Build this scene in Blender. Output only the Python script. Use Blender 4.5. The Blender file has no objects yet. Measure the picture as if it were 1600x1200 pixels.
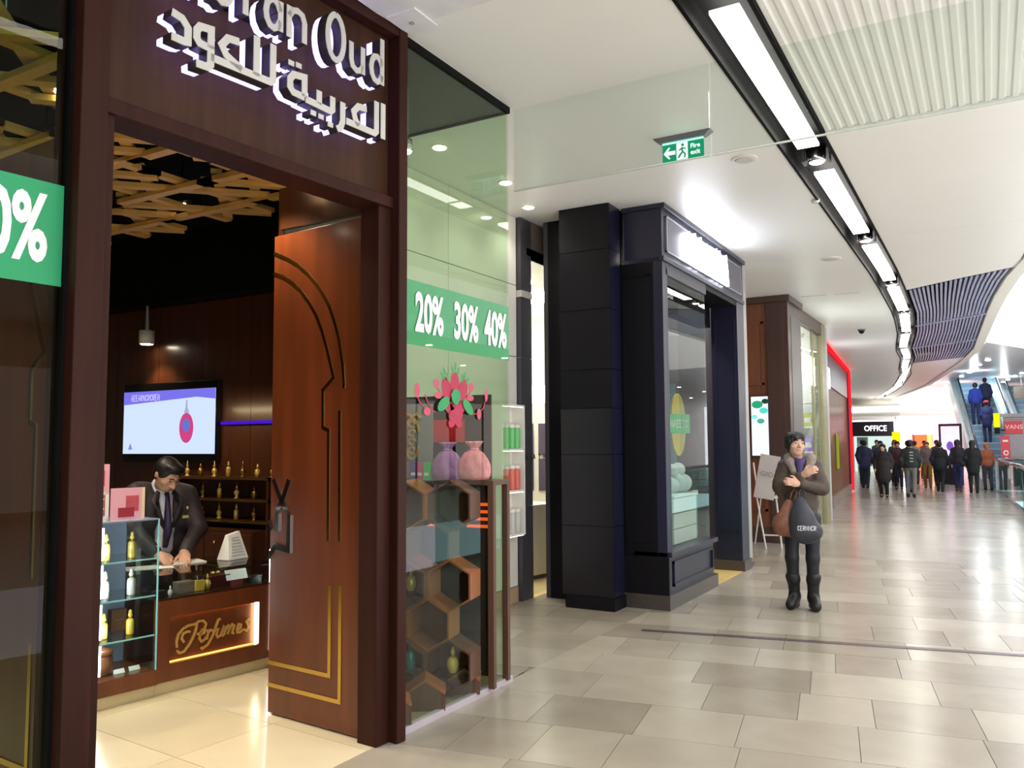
import bpy, math, random
import numpy as np
from mathutils import Matrix, Vector
random.seed(7)
SC = bpy.context.scene
COL = SC.collection
PI = math.pi
def rad(d): return math.radians(d)

# ------------------------------------------------------------------ camera
YAW, PITCH, ROLL = rad(30.0), rad(4.21), rad(0.35)
fw = Vector((-math.sin(YAW)*math.cos(PITCH), math.cos(YAW)*math.cos(PITCH), math.sin(PITCH)))
r0 = Vector((math.cos(YAW), math.sin(YAW), 0.0)); u0 = r0.cross(fw)
cr = r0*math.cos(ROLL) - u0*math.sin(ROLL); cu = r0*math.sin(ROLL) + u0*math.cos(ROLL)
cam = bpy.data.cameras.new('camera'); cam.sensor_width = 36.0; cam.lens = 1290.0/1600*36.0
cam.clip_start = 0.05; cam.clip_end = 300
camo = bpy.data.objects.new('camera', cam); COL.objects.link(camo)
m = Matrix.Identity(4)
for i in range(3):
    m[i][0] = cr[i]; m[i][1] = cu[i]; m[i][2] = -fw[i]
m[0][3], m[1][3], m[2][3] = 0.0, 0.0, 1.6
camo.matrix_world = m
SC.camera = camo

# ------------------------------------------------------------------ daylight of the glazed atrium roof, exposure
w = bpy.data.worlds.new('world'); SC.world = w; w.use_nodes = True
bg = w.node_tree.nodes['Background']; bg.inputs[0].default_value = (0.93, 0.96, 1.0, 1); bg.inputs[1].default_value = 2.7
SC.view_settings.view_transform = 'Standard'; SC.view_settings.look = 'None'
SC.view_settings.exposure = 0.55; SC.view_settings.gamma = 1.0
try: SC.view_settings.use_curve_mapping = False
except Exception: pass
CY = SC.cycles
CY.max_bounces = 10; CY.transparent_max_bounces = 16; CY.glossy_bounces = 4; CY.diffuse_bounces = 4
CY.sample_clamp_indirect = 6.0; CY.caustics_reflective = False; CY.caustics_refractive = False
try:
    CY.use_denoising = True; CY.denoiser = 'OPENIMAGEDENOISE'
except Exception: pass

def lamp(name, kind, loc, energy, color=(1, 1, 1), size=0.1, aim=None, spot=None, blend=0.5, sy=None):
    d = bpy.data.lights.new(name, kind); d.energy = energy; d.color = color
    if kind == 'AREA':
        d.size = size
        if sy: d.shape = 'RECTANGLE'; d.size_y = sy
    elif kind in ('POINT', 'SPOT'): d.shadow_soft_size = size
    if kind == 'SPOT': d.spot_size = rad(spot or 70); d.spot_blend = blend
    o = bpy.data.objects.new(name, d); COL.objects.link(o); o.location = loc
    t = Vector(aim) if aim is not None else Vector(loc) - Vector((0, 0, 1))
    dv = t - Vector(loc)
    o.rotation_euler = dv.to_track_quat('-Z', 'Y').to_euler()
    o['kind'] = 'helper'
    return o

# ------------------------------------------------------------------ materials
def s2l(c):
    return tuple(((x/12.92) if x <= 0.04045 else ((x+0.055)/1.055)**2.4) for x in [v/255.0 for v in c]) + (1.0,)
MATS = {}
def newmat(name):
    mt = bpy.data.materials.new(name); mt.use_nodes = True
    nt = mt.node_tree; b = nt.nodes.get('Principled BSDF')
    return mt, nt, b
def mat(name, rgb, rough=0.5, metal=0.0, spec=0.5, var=0.06, scale=6.0, bump=0.0, coat=0.0, trans=None):
    """plain surface with fine procedural variation of its own colour"""
    if name in MATS: return MATS[name]
    mt, nt, b = newmat(name)
    c = s2l(rgb)
    tc = nt.nodes.new('ShaderNodeTexCoord'); nz = nt.nodes.new('ShaderNodeTexNoise')
    nz.inputs['Scale'].default_value = scale; nz.inputs['Detail'].default_value = 4
    nt.links.new(tc.outputs['Object'], nz.inputs['Vector'])
    rp = nt.nodes.new('ShaderNodeValToRGB')
    rp.color_ramp.elements[0].position = 0.3; rp.color_ramp.elements[1].position = 0.7
    rp.color_ramp.elements[0].color = tuple(v*(1-var) for v in c[:3]) + (1,)
    rp.color_ramp.elements[1].color = tuple(min(1, v*(1+var)) for v in c[:3]) + (1,)
    nt.links.new(nz.outputs['Fac'], rp.inputs['Fac']); nt.links.new(rp.outputs['Color'], b.inputs['Base Color'])
    b.inputs['Roughness'].default_value = rough; b.inputs['Metallic'].default_value = metal
    b.inputs['Specular IOR Level'].default_value = spec
    if coat: b.inputs['Coat Weight'].default_value = coat; b.inputs['Coat Roughness'].default_value = 0.08
    if bump:
        bp = nt.nodes.new('ShaderNodeBump'); bp.inputs['Strength'].default_value = bump; bp.inputs['Distance'].default_value = 0.01
        nt.links.new(nz.outputs['Fac'], bp.inputs['Height']); nt.links.new(bp.outputs['Normal'], b.inputs['Normal'])
    MATS[name] = mt; return mt
def wood(name, rgb, rough=0.4, var=0.3, scale=3.0, coat=0.2, spec=0.4):
    if name in MATS: return MATS[name]
    mt, nt, b = newmat(name); c = s2l(rgb)
    tc = nt.nodes.new('ShaderNodeTexCoord'); mp = nt.nodes.new('ShaderNodeMapping')
    mp.inputs['Scale'].default_value = (scale*5, scale*5, scale*0.35)
    nt.links.new(tc.outputs['Object'], mp.inputs['Vector'])
    nz = nt.nodes.new('ShaderNodeTexNoise'); nz.inputs['Scale'].default_value = 1.0; nz.inputs['Detail'].default_value = 6; nz.inputs['Distortion'].default_value = 0.4
    nt.links.new(mp.outputs['Vector'], nz.inputs['Vector'])
    rp = nt.nodes.new('ShaderNodeValToRGB'); rp.color_ramp.elements[0].position = 0.25; rp.color_ramp.elements[1].position = 0.75
    rp.color_ramp.elements[0].color = tuple(v*(1-var) for v in c[:3]) + (1,)
    rp.color_ramp.elements[1].color = tuple(min(1, v*(1+var)) for v in c[:3]) + (1,)
    nt.links.new(nz.outputs['Fac'], rp.inputs['Fac']); nt.links.new(rp.outputs['Color'], b.inputs['Base Color'])
    b.inputs['Roughness'].default_value = rough; b.inputs['Specular IOR Level'].default_value = spec; b.inputs['Coat Weight'].default_value = coat; b.inputs['Coat Roughness'].default_value = 0.15
    MATS[name] = mt; return mt
def emit(name, rgb, strength):
    if name in MATS: return MATS[name]
    mt = bpy.data.materials.new(name); mt.use_nodes = True; nt = mt.node_tree
    for n in list(nt.nodes):
        if n.type == 'BSDF_PRINCIPLED': nt.nodes.remove(n)
    e = nt.nodes.new('ShaderNodeEmission'); e.inputs[0].default_value = s2l(rgb); e.inputs[1].default_value = strength
    nt.links.new(e.outputs[0], nt.nodes['Material Output'].inputs[0])
    MATS[name] = mt; return mt
def glass(name, tint=(225, 238, 228), ior=1.45, rough=0.0):
    if name in MATS: return MATS[name]
    mt = bpy.data.materials.new(name); mt.use_nodes = True; nt = mt.node_tree
    for n in list(nt.nodes):
        if n.type == 'BSDF_PRINCIPLED': nt.nodes.remove(n)
    t = nt.nodes.new('ShaderNodeBsdfTransparent'); t.inputs[0].default_value = s2l(tint)
    g = nt.nodes.new('ShaderNodeBsdfGlossy'); g.inputs['Roughness'].default_value = rough
    f = nt.nodes.new('ShaderNodeFresnel'); f.inputs[0].default_value = ior
    mx = nt.nodes.new('ShaderNodeMixShader')
    ge = nt.nodes.new('ShaderNodeNewGeometry'); iv = nt.nodes.new('ShaderNodeMath'); iv.operation = 'SUBTRACT'; iv.inputs[0].default_value = 1.0
    ml = nt.nodes.new('ShaderNodeMath'); ml.operation = 'MULTIPLY'; nt.links.new(ge.outputs['Backfacing'], iv.inputs[1]); nt.links.new(iv.outputs[0], ml.inputs[0]); nt.links.new(f.outputs[0], ml.inputs[1])
    nt.links.new(ml.outputs[0], mx.inputs[0]); nt.links.new(t.outputs[0], mx.inputs[1]); nt.links.new(g.outputs[0], mx.inputs[2])
    nt.links.new(mx.outputs[0], nt.nodes['Material Output'].inputs[0])
    MATS[name] = mt; return mt
def stone(name, dark, light, rough=0.14, brick=False):
    """polished limestone: each slab takes its own tint from its object's random value, cloudy veins on top"""
    if name in MATS: return MATS[name]
    mt, nt, b = newmat(name)
    geo = nt.nodes.new('ShaderNodeNewGeometry'); oi = nt.nodes.new('ShaderNodeObjectInfo')
    n1 = nt.nodes.new('ShaderNodeTexNoise'); n1.inputs['Scale'].default_value = 2.2; n1.inputs['Detail'].default_value = 7; n1.inputs['Distortion'].default_value = 0.6
    nt.links.new(geo.outputs['Position'], n1.inputs['Vector'])
    mr = nt.nodes.new('ShaderNodeMath'); mr.operation = 'MULTIPLY_ADD'; mr.inputs[1].default_value = 0.55; mr.inputs[2].default_value = 0.08
    ad = nt.nodes.new('ShaderNodeMath'); ad.operation = 'MULTIPLY_ADD'; ad.inputs[1].default_value = 0.5
    nt.links.new(n1.outputs['Fac'], mr.inputs[0])
    if brick:
        mp = nt.nodes.new('ShaderNodeMapping'); mp.inputs['Rotation'].default_value = (0, 0, rad(-9)); nt.links.new(geo.outputs['Position'], mp.inputs['Vector'])
        br = nt.nodes.new('ShaderNodeTexBrick'); br.inputs['Scale'].default_value = 1.0; br.inputs['Brick Width'].default_value = 0.75; br.inputs['Row Height'].default_value = 0.56
        br.inputs['Mortar Size'].default_value = 0.004; br.inputs['Color1'].default_value = (0.15,)*3 + (1,); br.inputs['Color2'].default_value = (0.8,)*3 + (1,); br.inputs['Mortar'].default_value = (0, 0, 0, 1)
        nt.links.new(mp.outputs['Vector'], br.inputs['Vector']); nt.links.new(br.outputs['Color'], ad.inputs[0])
    else:
        nt.links.new(oi.outputs['Random'], ad.inputs[0])
    nt.links.new(mr.outputs[0], ad.inputs[2])
    rp = nt.nodes.new('ShaderNodeValToRGB'); rp.color_ramp.elements[0].position = 0.2; rp.color_ramp.elements[1].position = 0.95
    rp.color_ramp.elements[0].color = s2l(dark); rp.color_ramp.elements[1].color = s2l(light)
    nt.links.new(ad.outputs[0], rp.inputs['Fac']); nt.links.new(rp.outputs['Color'], b.inputs['Base Color'])
    b.inputs['Specular IOR Level'].default_value = 0.4
    n2 = nt.nodes.new('ShaderNodeTexNoise'); n2.inputs['Scale'].default_value = 1.1; nt.links.new(geo.outputs['Position'], n2.inputs['Vector'])
    r2 = nt.nodes.new('ShaderNodeMath'); r2.operation = 'MULTIPLY_ADD'; r2.inputs[1].default_value = 0.1; r2.inputs[2].default_value = rough-0.05
    nt.links.new(n2.outputs['Fac'], r2.inputs[0]); nt.links.new(r2.outputs[0], b.inputs['Roughness'])
    MATS[name] = mt; return mt

WHITE = mat('white_paint', (232, 229, 222), 0.45, var=0.015)
CEIL = mat('ceiling_paint', (246, 245, 242), 0.4, var=0.012, scale=1.0)
BLACKM = mat('black_matt', (9, 9, 10), 0.7, spec=0.15)
MAHOG = wood('mahogany_dark', (52, 25, 18), 0.5, .3, 3.0, 0.0, .15)
MAHOG2 = wood('mahogany_board', (66, 43, 29), 0.5, 0.28, 3.0, 0.0, .15)
DOORW = wood('door_wood', (98, 46, 20), 0.3, 0.3, 2.0, 0.4)
COUNTW = wood('counter_wood', (102, 54, 28), 0.35, 0.25, 2.0)
BACKW = wood('back_wall_wood', (70, 38, 20), 0.3, 0.3, 2.0, 0.3)
BRASS = mat('brass_polished', (214, 178, 96), 0.16, 1.0, var=0.04)
BRASSD = mat('brass_dull', (205, 170, 98), 0.3, 1.0, var=0.05)
GOLDP = mat('gold_paint', (206, 160, 84), 0.4, 0.15, var=0.1)
STEEL = mat('steel', (190, 190, 195), 0.2, 1.0, var=0.03)
CHROME = mat('chrome', (225, 225, 228), 0.07, 1.0, var=0.02)
NAVY = mat('navy_lacquer', (32, 32, 54), 0.34, var=0.05)
NAVYD = mat('black_lacquer', (15, 14, 20), 0.5, spec=.2, var=0.06)
PLINTH = mat('dark_stone', (72, 66, 62), 0.3, var=0.12, scale=20)
GLS = glass('shop_glass', ior=1.28); GLSG = glass('green_glass', (238, 246, 236)); GLC = glass('clear_glass', (242, 247, 245))
TILE = stone('limestone', (138, 127, 112), (182, 172, 155), 0.24); TILEF = stone('limestone_far', (146, 136, 124), (176, 168, 154), 0.22, True)
CREAM = stone('cream_tile', (214, 198, 160), (236, 222, 188), 0.2)
LITE = emit('strip_light', (255, 250, 242), 8.0)

# ------------------------------------------------------------------ mesh helpers
class MB:
    def __init__(s): s.v = []; s.f = []
    def add(s, vs, fs):
        n = len(s.v); s.v += [tuple(p) for p in vs]; s.f += [tuple(i+n for i in f) for f in fs]; return s
    def box(s, x0, x1, y0, y1, z0, z1):
        return s.add([(x0,y0,z0),(x1,y0,z0),(x1,y1,z0),(x0,y1,z0),(x0,y0,z1),(x1,y0,z1),(x1,y1,z1),(x0,y1,z1)],
                     [(0,3,2,1),(4,5,6,7),(0,1,5,4),(1,2,6,5),(2,3,7,6),(3,0,4,7)])
    def obox(s, c, size, R):
        hx, hy, hz = [q/2 for q in size]; vs = []
        for z in (-hz, hz):
            for x, y in ((-hx,-hy),(hx,-hy),(hx,hy),(-hx,hy)): vs.append(Vector(c) + R @ Vector((x, y, z)))
        return s.add(vs, [(0,3,2,1),(4,5,6,7),(0,1,5,4),(1,2,6,5),(2,3,7,6),(3,0,4,7)])
    def prism(s, poly, z0, z1):
        n = len(poly); vs = [(x, y, z0) for x, y in poly] + [(x, y, z1) for x, y in poly]
        fs = [tuple(range(n-1, -1, -1)), tuple(range(n, 2*n))] + [(i, (i+1) % n, (i+1) % n + n, i+n) for i in range(n)]
        return s.add(vs, fs)
    def prismy(s, poly, y0, y1):
        """polygon in x,z extruded along y"""
        n = len(poly); vs = [(x, y0, z) for x, z in poly] + [(x, y1, z) for x, z in poly]
        fs = [tuple(range(n)), tuple(range(2*n-1, n-1, -1))] + [((i+1) % n, i, i+n, (i+1) % n + n) for i in range(n)]
        return s.add(vs, fs)
    def lathe(s, prof, c=(0, 0, 0), n=14):
        vs = []; fs = []
        for r, z in prof:
            for k in range(n):
                a = 2*PI*k/n; vs.append((c[0]+r*math.cos(a), c[1]+r*math.sin(a), c[2]+z))
        for i in range(len(prof)-1):
            for k in range(n):
                k2 = (k+1) % n; fs.append((i*n+k, i*n+k2, (i+1)*n+k2, (i+1)*n+k))
        fs.append(tuple(range(n-1, -1, -1))); q = (len(prof)-1)*n; fs.append(tuple(range(q, q+n)))
        return s.add(vs, fs)
    def tube(s, path, r, n=6):
        P = [Vector(p) for p in path]; vs = []; fs = []
        for i, p in enumerate(P):
            t = (P[min(i+1, len(P)-1)] - P[max(i-1, 0)]).normalized()
            a = t.cross(Vector((0, 0, 1)))
            if a.length < 1e-3: a = t.cross(Vector((1, 0, 0)))
            a.normalize(); b = t.cross(a)
            rr = r[i] if isinstance(r, (list, tuple)) else r
            for k in range(n):
                q = 2*PI*k/n; vs.append(p + a*rr*math.cos(q) + b*rr*math.sin(q))
        for i in range(len(P)-1):
            for k in range(n):
                k2 = (k+1) % n; fs.append((i*n+k, i*n+k2, (i+1)*n+k2, (i+1)*n+k))
        fs.append(tuple(range(n-1, -1, -1))); q = (len(P)-1)*n; fs.append(tuple(range(q, q+n)))
        return s.add(vs, fs)
    def stroke(s, pts, wd, y0, y1, closed=False):
        """a pen stroke in the x,z plane of width wd, extruded from y0 to y1"""
        P = [Vector((p[0], p[1])) for p in pts]; n = len(P); L = []; R = []
        for i in range(n):
            if closed: a, b = P[i-1], P[(i+1) % n]
            else: a, b = P[max(i-1, 0)], P[min(i+1, n-1)]
            d1 = (P[i]-a).normalized() if (P[i]-a).length > 1e-9 else None
            d2 = (b-P[i]).normalized() if (b-P[i]).length > 1e-9 else None
            if d1 is None: d1 = d2
            if d2 is None: d2 = d1
            n1 = Vector((-d1.y, d1.x)); n2 = Vector((-d2.y, d2.x)); mm = (n1+n2)
            if mm.length < 1e-6: mm = n1
            mm.normalize(); k = 1/max(0.45, mm.dot(n1)); o = mm*(wd/2*k)
            L.append(P[i]+o); R.append(P[i]-o)
        vs = []
        for i in range(n): vs += [(L[i].x, y0, L[i].y), (R[i].x, y0, R[i].y), (R[i].x, y1, R[i].y), (L[i].x, y1, L[i].y)]
        fs = []
        for i in range(n if closed else n-1):
            j = (i+1) % n
            for k in range(4): fs.append((4*i+k, 4*i+(k+1) % 4, 4*j+(k+1) % 4, 4*j+k))
        if not closed: fs += [(3, 2, 1, 0), (4*n-4, 4*n-3, 4*n-2, 4*n-1)]
        return s.add(vs, fs)
    def sphere(s, c, r, n=12, m=8):
        rx, ry, rz = (r, r, r) if not isinstance(r, (tuple, list)) else r
        vs = [(c[0], c[1], c[2]-rz)]; fs = []
        for i in range(1, m):
            t = PI*i/m - PI/2
            for k in range(n):
                a = 2*PI*k/n; vs.append((c[0]+rx*math.cos(t)*math.cos(a), c[1]+ry*math.cos(t)*math.sin(a), c[2]+rz*math.sin(t)))
        vs.append((c[0], c[1], c[2]+rz)); top = len(vs)-1
        for k in range(n):
            fs.append((0, 1+(k+1) % n, 1+k)); fs.append((top, 1+(m-2)*n+k, 1+(m-2)*n+(k+1) % n))
        for i in range(m-2):
            for k in range(n): fs.append((1+i*n+k, 1+i*n+(k+1) % n, 1+(i+1)*n+(k+1) % n, 1+(i+1)*n+k))
        return s.add(vs, fs)
    def build(s, name, mt, parent=None, smooth=False, bevel=0.0, loc=None, rz=None):
        me = bpy.data.meshes.new(name); me.from_pydata(s.v, [], s.f); me.update()
        if mt is not None: me.materials.append(mt)
        if smooth: me.polygons.foreach_set('use_smooth', [True]*len(me.polygons))
        o = bpy.data.objects.new(name, me); COL.objects.link(o)
        if parent is not None: o.parent = parent
        if loc is not None: o.location = loc
        if rz is not None: o.rotation_euler = (0, 0, rz)
        if bevel:
            b = o.modifiers.new('bevel', 'BEVEL'); b.width = bevel; b.segments = 2; b.limit_method = 'ANGLE'; b.angle_limit = rad(40)
        return o
def bx(name, mt, parent, x0, x1, y0, y1, z0, z1, bevel=0.0): return MB().box(x0, x1, y0, y1, z0, z1).build(name, mt, parent, bevel=bevel)
def tag(o, label, cat=None, group=None, kind=None):
    o['label'] = label
    if cat: o['category'] = cat
    if group: o['group'] = group
    if kind: o['kind'] = kind
    return o
def thing(name, label, cat, loc=(0, 0, 0), rz=0.0, group=None, kind=None):
    o = bpy.data.objects.new(name, None); COL.objects.link(o); o.empty_display_size = 0.1
    o.location = loc; o.rotation_euler = (0, 0, rz)
    return tag(o, label, cat, group, kind)
def copy_tree(o, parent=None):
    c = o.copy(); COL.objects.link(c); c.parent = parent
    for ch in o.children: copy_tree(ch, c)
    return c
def text(name, body, size, mt, parent, loc, rot, extrude=0.002, offset=0.0, sx=1.0, align='CENTER', spacing=1.0):
    cv = bpy.data.curves.new(name, 'FONT'); cv.body = body; cv.size = size; cv.extrude = extrude; cv.offset = offset
    cv.align_x = align; cv.align_y = 'CENTER'; cv.space_character = spacing; cv.resolution_u = 3
    cv.materials.append(mt)
    o = bpy.data.objects.new(name, cv); COL.objects.link(o); o.parent = parent
    o.location = loc; o.rotation_euler = rot; o.scale = (sx, 1, 1)
    return o
def glyphs(name, n, x0, z0, pitch, h, mt, parent, y0, y1, seed, wd=None, curve=False):
    """lettering too blurred to read in the photograph: rows of letter-like pen strokes"""
    rr = random.Random(seed); wd = wd or h*.16; w_ = pitch*.66
    for i in range(n):
        x = x0+i*pitch; g = MB(); k = rr.randrange(5)
        if k == 0: g.stroke([(x, z0), (x, z0+h), (x+w_, z0+h*.9), (x+w_, z0+h*.55), (x, z0+h*.5), (x+w_, z0)], wd, y0, y1)
        elif k == 1: g.stroke(arc(x+w_/2, z0+h/2, w_/2, h/2, 30, 330, 10), wd, y0, y1)
        elif k == 2: g.stroke([(x+w_, z0+h), (x, z0+h), (x, z0+h*.5), (x+w_*.8, z0+h*.5), (x, z0+h*.5), (x, z0), (x+w_, z0)], wd, y0, y1)
        elif k == 3: g.stroke([(x, z0), (x, z0+h), (x+w_, z0), (x+w_, z0+h)], wd, y0, y1)
        else: g.stroke([(x, z0), (x+w_/2, z0+h), (x+w_, z0), (x+w_*.75, z0+h*.45), (x+w_*.25, z0+h*.45)], wd, y0, y1)
        g.build(name, mt, parent)
FRONT = (rad(90), 0, 0)      # lettering that reads along +x and faces -y of its parent
def arc(cx, cz, rx, rz, a0, a1, n=10):
    return [(cx+rx*math.cos(rad(a0+(a1-a0)*i/n)), cz+rz*math.sin(rad(a0+(a1-a0)*i/n))) for i in range(n+1)]
ORD = ['first', 'second', 'third', 'fourth', 'fifth', 'sixth', 'seventh', 'eighth', 'ninth', 'tenth', 'eleventh', 'twelfth']
# ================================================================== STRUCTURE
def clip_poly(poly, x0, x1, y0, y1):
    def cut(P, ins, inter):
        out = []
        for i in range(len(P)):
            a, b = P[i-1], P[i]
            if ins(b):
                if not ins(a): out.append(inter(a, b))
                out.append(b)
            elif ins(a): out.append(inter(a, b))
        return out
    def ix(v): return lambda a, b: (v, a[1]+(b[1]-a[1])*(v-a[0])/(b[0]-a[0]))
    def iy(v): return lambda a, b: (a[0]+(b[0]-a[0])*(v-a[1])/(b[1]-a[1]), v)
    for ins, it in ((lambda p: p[0] >= x0, ix(x0)), (lambda p: p[0] <= x1, ix(x1)), (lambda p: p[1] >= y0, iy(y0)), (lambda p: p[1] <= y1, iy(y1))):
        if len(poly) < 3: return []
        poly = cut(poly, ins, it)
    return poly
def area(p): return abs(sum(p[i-1][0]*p[i][1]-p[i][0]*p[i-1][1] for i in range(len(p))))/2 if len(p) > 2 else 0
GROUT = mat('grout', (128, 118, 102), 0.7)
# --- mall floor: slabs laid in rows 9 degrees off the mall axis
floor = MB().prism([(-4.9, -8), (0.7, -8), (0.7, 12.5), (-4.9, 12.5)], -0.30, -0.006).build('floor', GROUT)
tag(floor, 'polished beige limestone paving of the shopping mall walkway', 'floor', kind='structure')
rt = rad(9.0); ca, sa = math.cos(rt), math.sin(rt)
def rot(p): return (p[0]*ca-p[1]*sa, p[0]*sa+p[1]*ca)
random.seed(3)
ROW = 0.56
for r in range(-2, 26):
    v0 = r*ROW + 0.13; u = -6.0 - random.random()*0.7
    while u < 4.5:
        ln = random.choice([0.42, 0.55, 0.62, 0.75, 0.9, 1.0])
        q = [rot(p) for p in ((u+.002, v0+.002), (u+ln-.002, v0+.002), (u+ln-.002, v0+ROW-.002), (u+.002, v0+ROW-.002))]
        u += ln
        for reg in ((-2.905, 0.7, 1.6, 12.5), (-4.9, -2.905, 4.97, 12.5)):
            c = clip_poly(q, *reg)
            if area(c) > 0.01:
                cx = sum(p[0] for p in c)/len(c); cy = sum(p[1] for p in c)/len(c)
                MB().prism([(x-cx, y-cy) for x, y in c], -0.03, random.choice([0, 0, -0.0006])).build('tile', TILE, floor, loc=(cx, cy, 0))
far = MB().prism([(-4.9, 12.502), (0.7, 12.502), (0.6, 22.3), (0.2, 29.5), (0.12, 31.1), (16, 31.1), (16, 62), (-18, 62), (-18, 29), (-4.9, 29)], -0.3, 0).build('far_paving', TILEF, floor)
far['kind'] = 'stuff'
strip = MB().obox((-0.9, 7.18, 0.0025), (3.6, 0.075, 0.003), Matrix.Rotation(rad(11.3), 3, 'Z')).build('trim_1', mat('dark_strip', (104, 92, 92), 0.35, 0.4, var=0.1))
tag(strip, 'dark metal movement joint strip crossing the limestone floor', 'strip', kind='structure')
# --- lower floor of the atrium and the opposite gallery (reflected, seen through the balustrade)
lf = MB().prism([(-6, -10), (14, -10), (14, 33), (-6, 33)], -5.3, -5.0).build('floor.001', WHITE)
tag(lf, 'pale paving of the level below the atrium void', 'floor', kind='structure')
og = MB().prism([(6, -10), (12.7, -10), (12.7, 33.4), (6, 33.4)], -0.3, 0).build('floor.002', mat('gallery_floor', (222, 216, 204), .3))
tag(og, 'pale gallery floor across the atrium void', 'floor', kind='structure')
ow = bx('wall_right', mat('opposite_wall', (206, 200, 194), 0.4, var=0.1, scale=0.7), None, 12.7, 13, -10, 60, 0, 9.0)
tag(ow, 'shopfront wall of the gallery across the void', 'wall', kind='structure')
for k in range(9):  # unseen glowing panels added to throw fill light sideways onto the mall ceiling
    y0 = -9.5+k*4.6; o = thing('opposite_fill_panel', 'added glowing fill panel with shopfront frame across the atrium, number %s along the gallery' % ('one', 'two', 'three', 'four', 'five', 'six', 'seven', 'eight', 'nine')[k], 'fill panel', (12.7, y0, 0), rad(-90), 'added fill panels across the atrium')
    bx('fill_pane', emit('opposite_fill', (255, 247, 235), 1.2), o, -4.2, 0, -.06, -.02, .25, 3.3); bx('head', MATS['opposite_wall'], o, -4.3, .1, -.12, 0, 3.3, 4.1)
    for x in (-4.3, -2.1, 0): bx('mullion', BLACKM, o, x, x+.1, -.1, 0, 0, 3.3)
os_ = bx('ceiling.001', CEIL, None, 6, 12.7, -10, 60, 4.3, 4.7)
for i in range(16):
    for j in range(2): MB().lathe([(.09, -.03), (.1, 0)], (7.2+j*2.4, -6+i*4.0+j*1.3, 4.3), 10).build('soffit_lamp', emit('soffit_lamp', (255, 250, 240), 14.0), os_)
for a in (os_,): pass
tag(os_, 'white soffit of the gallery across the void', 'ceiling', kind='structure')

we = bx('wall_rear_blocker', mat('rear_wall', (120, 108, 100), .4, var=.2, scale=.6), None, -6, 13, -14.2, -14, -.3, 4.3); tag(we, 'added unseen wall behind the viewer that blocks bright reflections', 'wall', kind='structure')  # added out of view to keep bright reflections off the shop glass
# --- ceiling
def interp(T, y):
    for (y0, x0), (y1, x1) in zip(T, T[1:]):
        if y <= y1: return x0+(x1-x0)*(y-y0)/(y1-y0)
    return T[-1][1]
CT = [(-10, -1.2), (13, -1.2), (17, -1.3), (20, -1.5), (23.3, -1.84), (26, -1.95), (29.4, -2.3), (32.3, -2.5), (40, -3.5), (50, -5.4), (56, -6.7)]
ET = [(-10, .62), (10, .6), (12.7, .49), (13.8, .32), (16.2, .13), (24, -.24), (27, -.56), (28, -.69), (38.4, -2.22), (47.8, -4.2), (56, -6.2)]
LT = [(-10, -4.9), (29, -4.9), (29.1, -14), (56, -14)]
ceiling = thing('ceiling', 'white mall ceiling with recessed light channel and curved edge', 'ceiling', kind='structure')
def strip_poly(fa, fb, y0, y1, n=6):
    ys = [y0+(y1-y0)*i/n for i in range(n+1)]
    return [(fa(y), y) for y in ys] + [(fb(y), y) for y in reversed(ys)]
CX = lambda y: interp(CT, y)
EX = lambda y: interp(ET, y)
HW = 0.175
ys = [-10, -2, 6.62, 12.6, 18.6, 24.6, 29.0]
for a, b in zip(ys, ys[1:]):
    MB().prism(strip_poly(lambda y: -4.9, lambda y: CX(y)-HW, a+.002, b-.002)[::-1], 4.0, 4.1).build('ceiling_panel', CEIL, ceiling)
for a, b in ((29.0, 38), (38, 47), (47, 56)):
    MB().prism(strip_poly(lambda y: -14, lambda y: CX(y)-HW, a+.002, b-.002)[::-1], 4.0, 4.1).build('ceiling_panel', CEIL, ceiling)
def slant(y0, t): return y0 - 1.15*t
def slab(y0, y1, t0, t1, name, s0=True, s1=True):
    """piece of ceiling between channel and edge with slanted ends"""
    P = []; n = 6
    for i in range(n+1):
        t = t0+(t1-t0)*i/n; y = slant(y0, t) if s0 else y0; P.append((CX(y)+HW+t*(EX(y)-CX(y)-HW), y))
    for i in range(n+1):
        t = t1+(t0-t1)*i/n; y = slant(y1, t) if s1 else y1; P.append((CX(y)+HW+t*(EX(y)-CX(y)-HW), y))
    # add samples along the long sides
    return MB().prism(P, 4.0, 4.1).build(name, CEIL, ceiling)
slab(6.66, 10.4, 0, 1, 'ceiling_panel', False, False); slab(10.404, 14.3, 0, 1, 'ceiling_panel', False, True)
# ribbed part of the ceiling nearest the viewer
MB().prism([(-1.02, -10), (.62, -10), (.62, 6.655), (-1.02, 6.655)], 4.03, 4.1).build('ceiling_panel', CEIL, ceiling)
for i in range(20):
    x = -1.02+i*0.083
    MB().prismy([(x, 4.03), (x+.012, 4.016), (x+.044, 4.016), (x+.056, 4.03)], -10, 6.65).build('ceiling_rib', CEIL, ceiling)
# beyond the grilles
slab(27.6, 38, 0, 1, 'ceiling_panel', True, False); slab(38, 47, 0, 1, 'ceiling_panel', False, False); slab(47, 56, 0, 1, 'ceiling_panel', False, False)
bx('access_panel', mat('access_lilac', (236, 234, 238), .4), ceiling, -2.84, -1.42, 2.2, 3.66, 3.985, 4.0); bx('access_hatch', MATS['access_lilac'], ceiling, -2.82, -2.62, 3.5, 3.72, 3.975, 3.9849); bx('hatch_lock', STEEL, ceiling, -2.73, -2.71, 3.6, 3.62, 3.965, 3.975)
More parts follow.
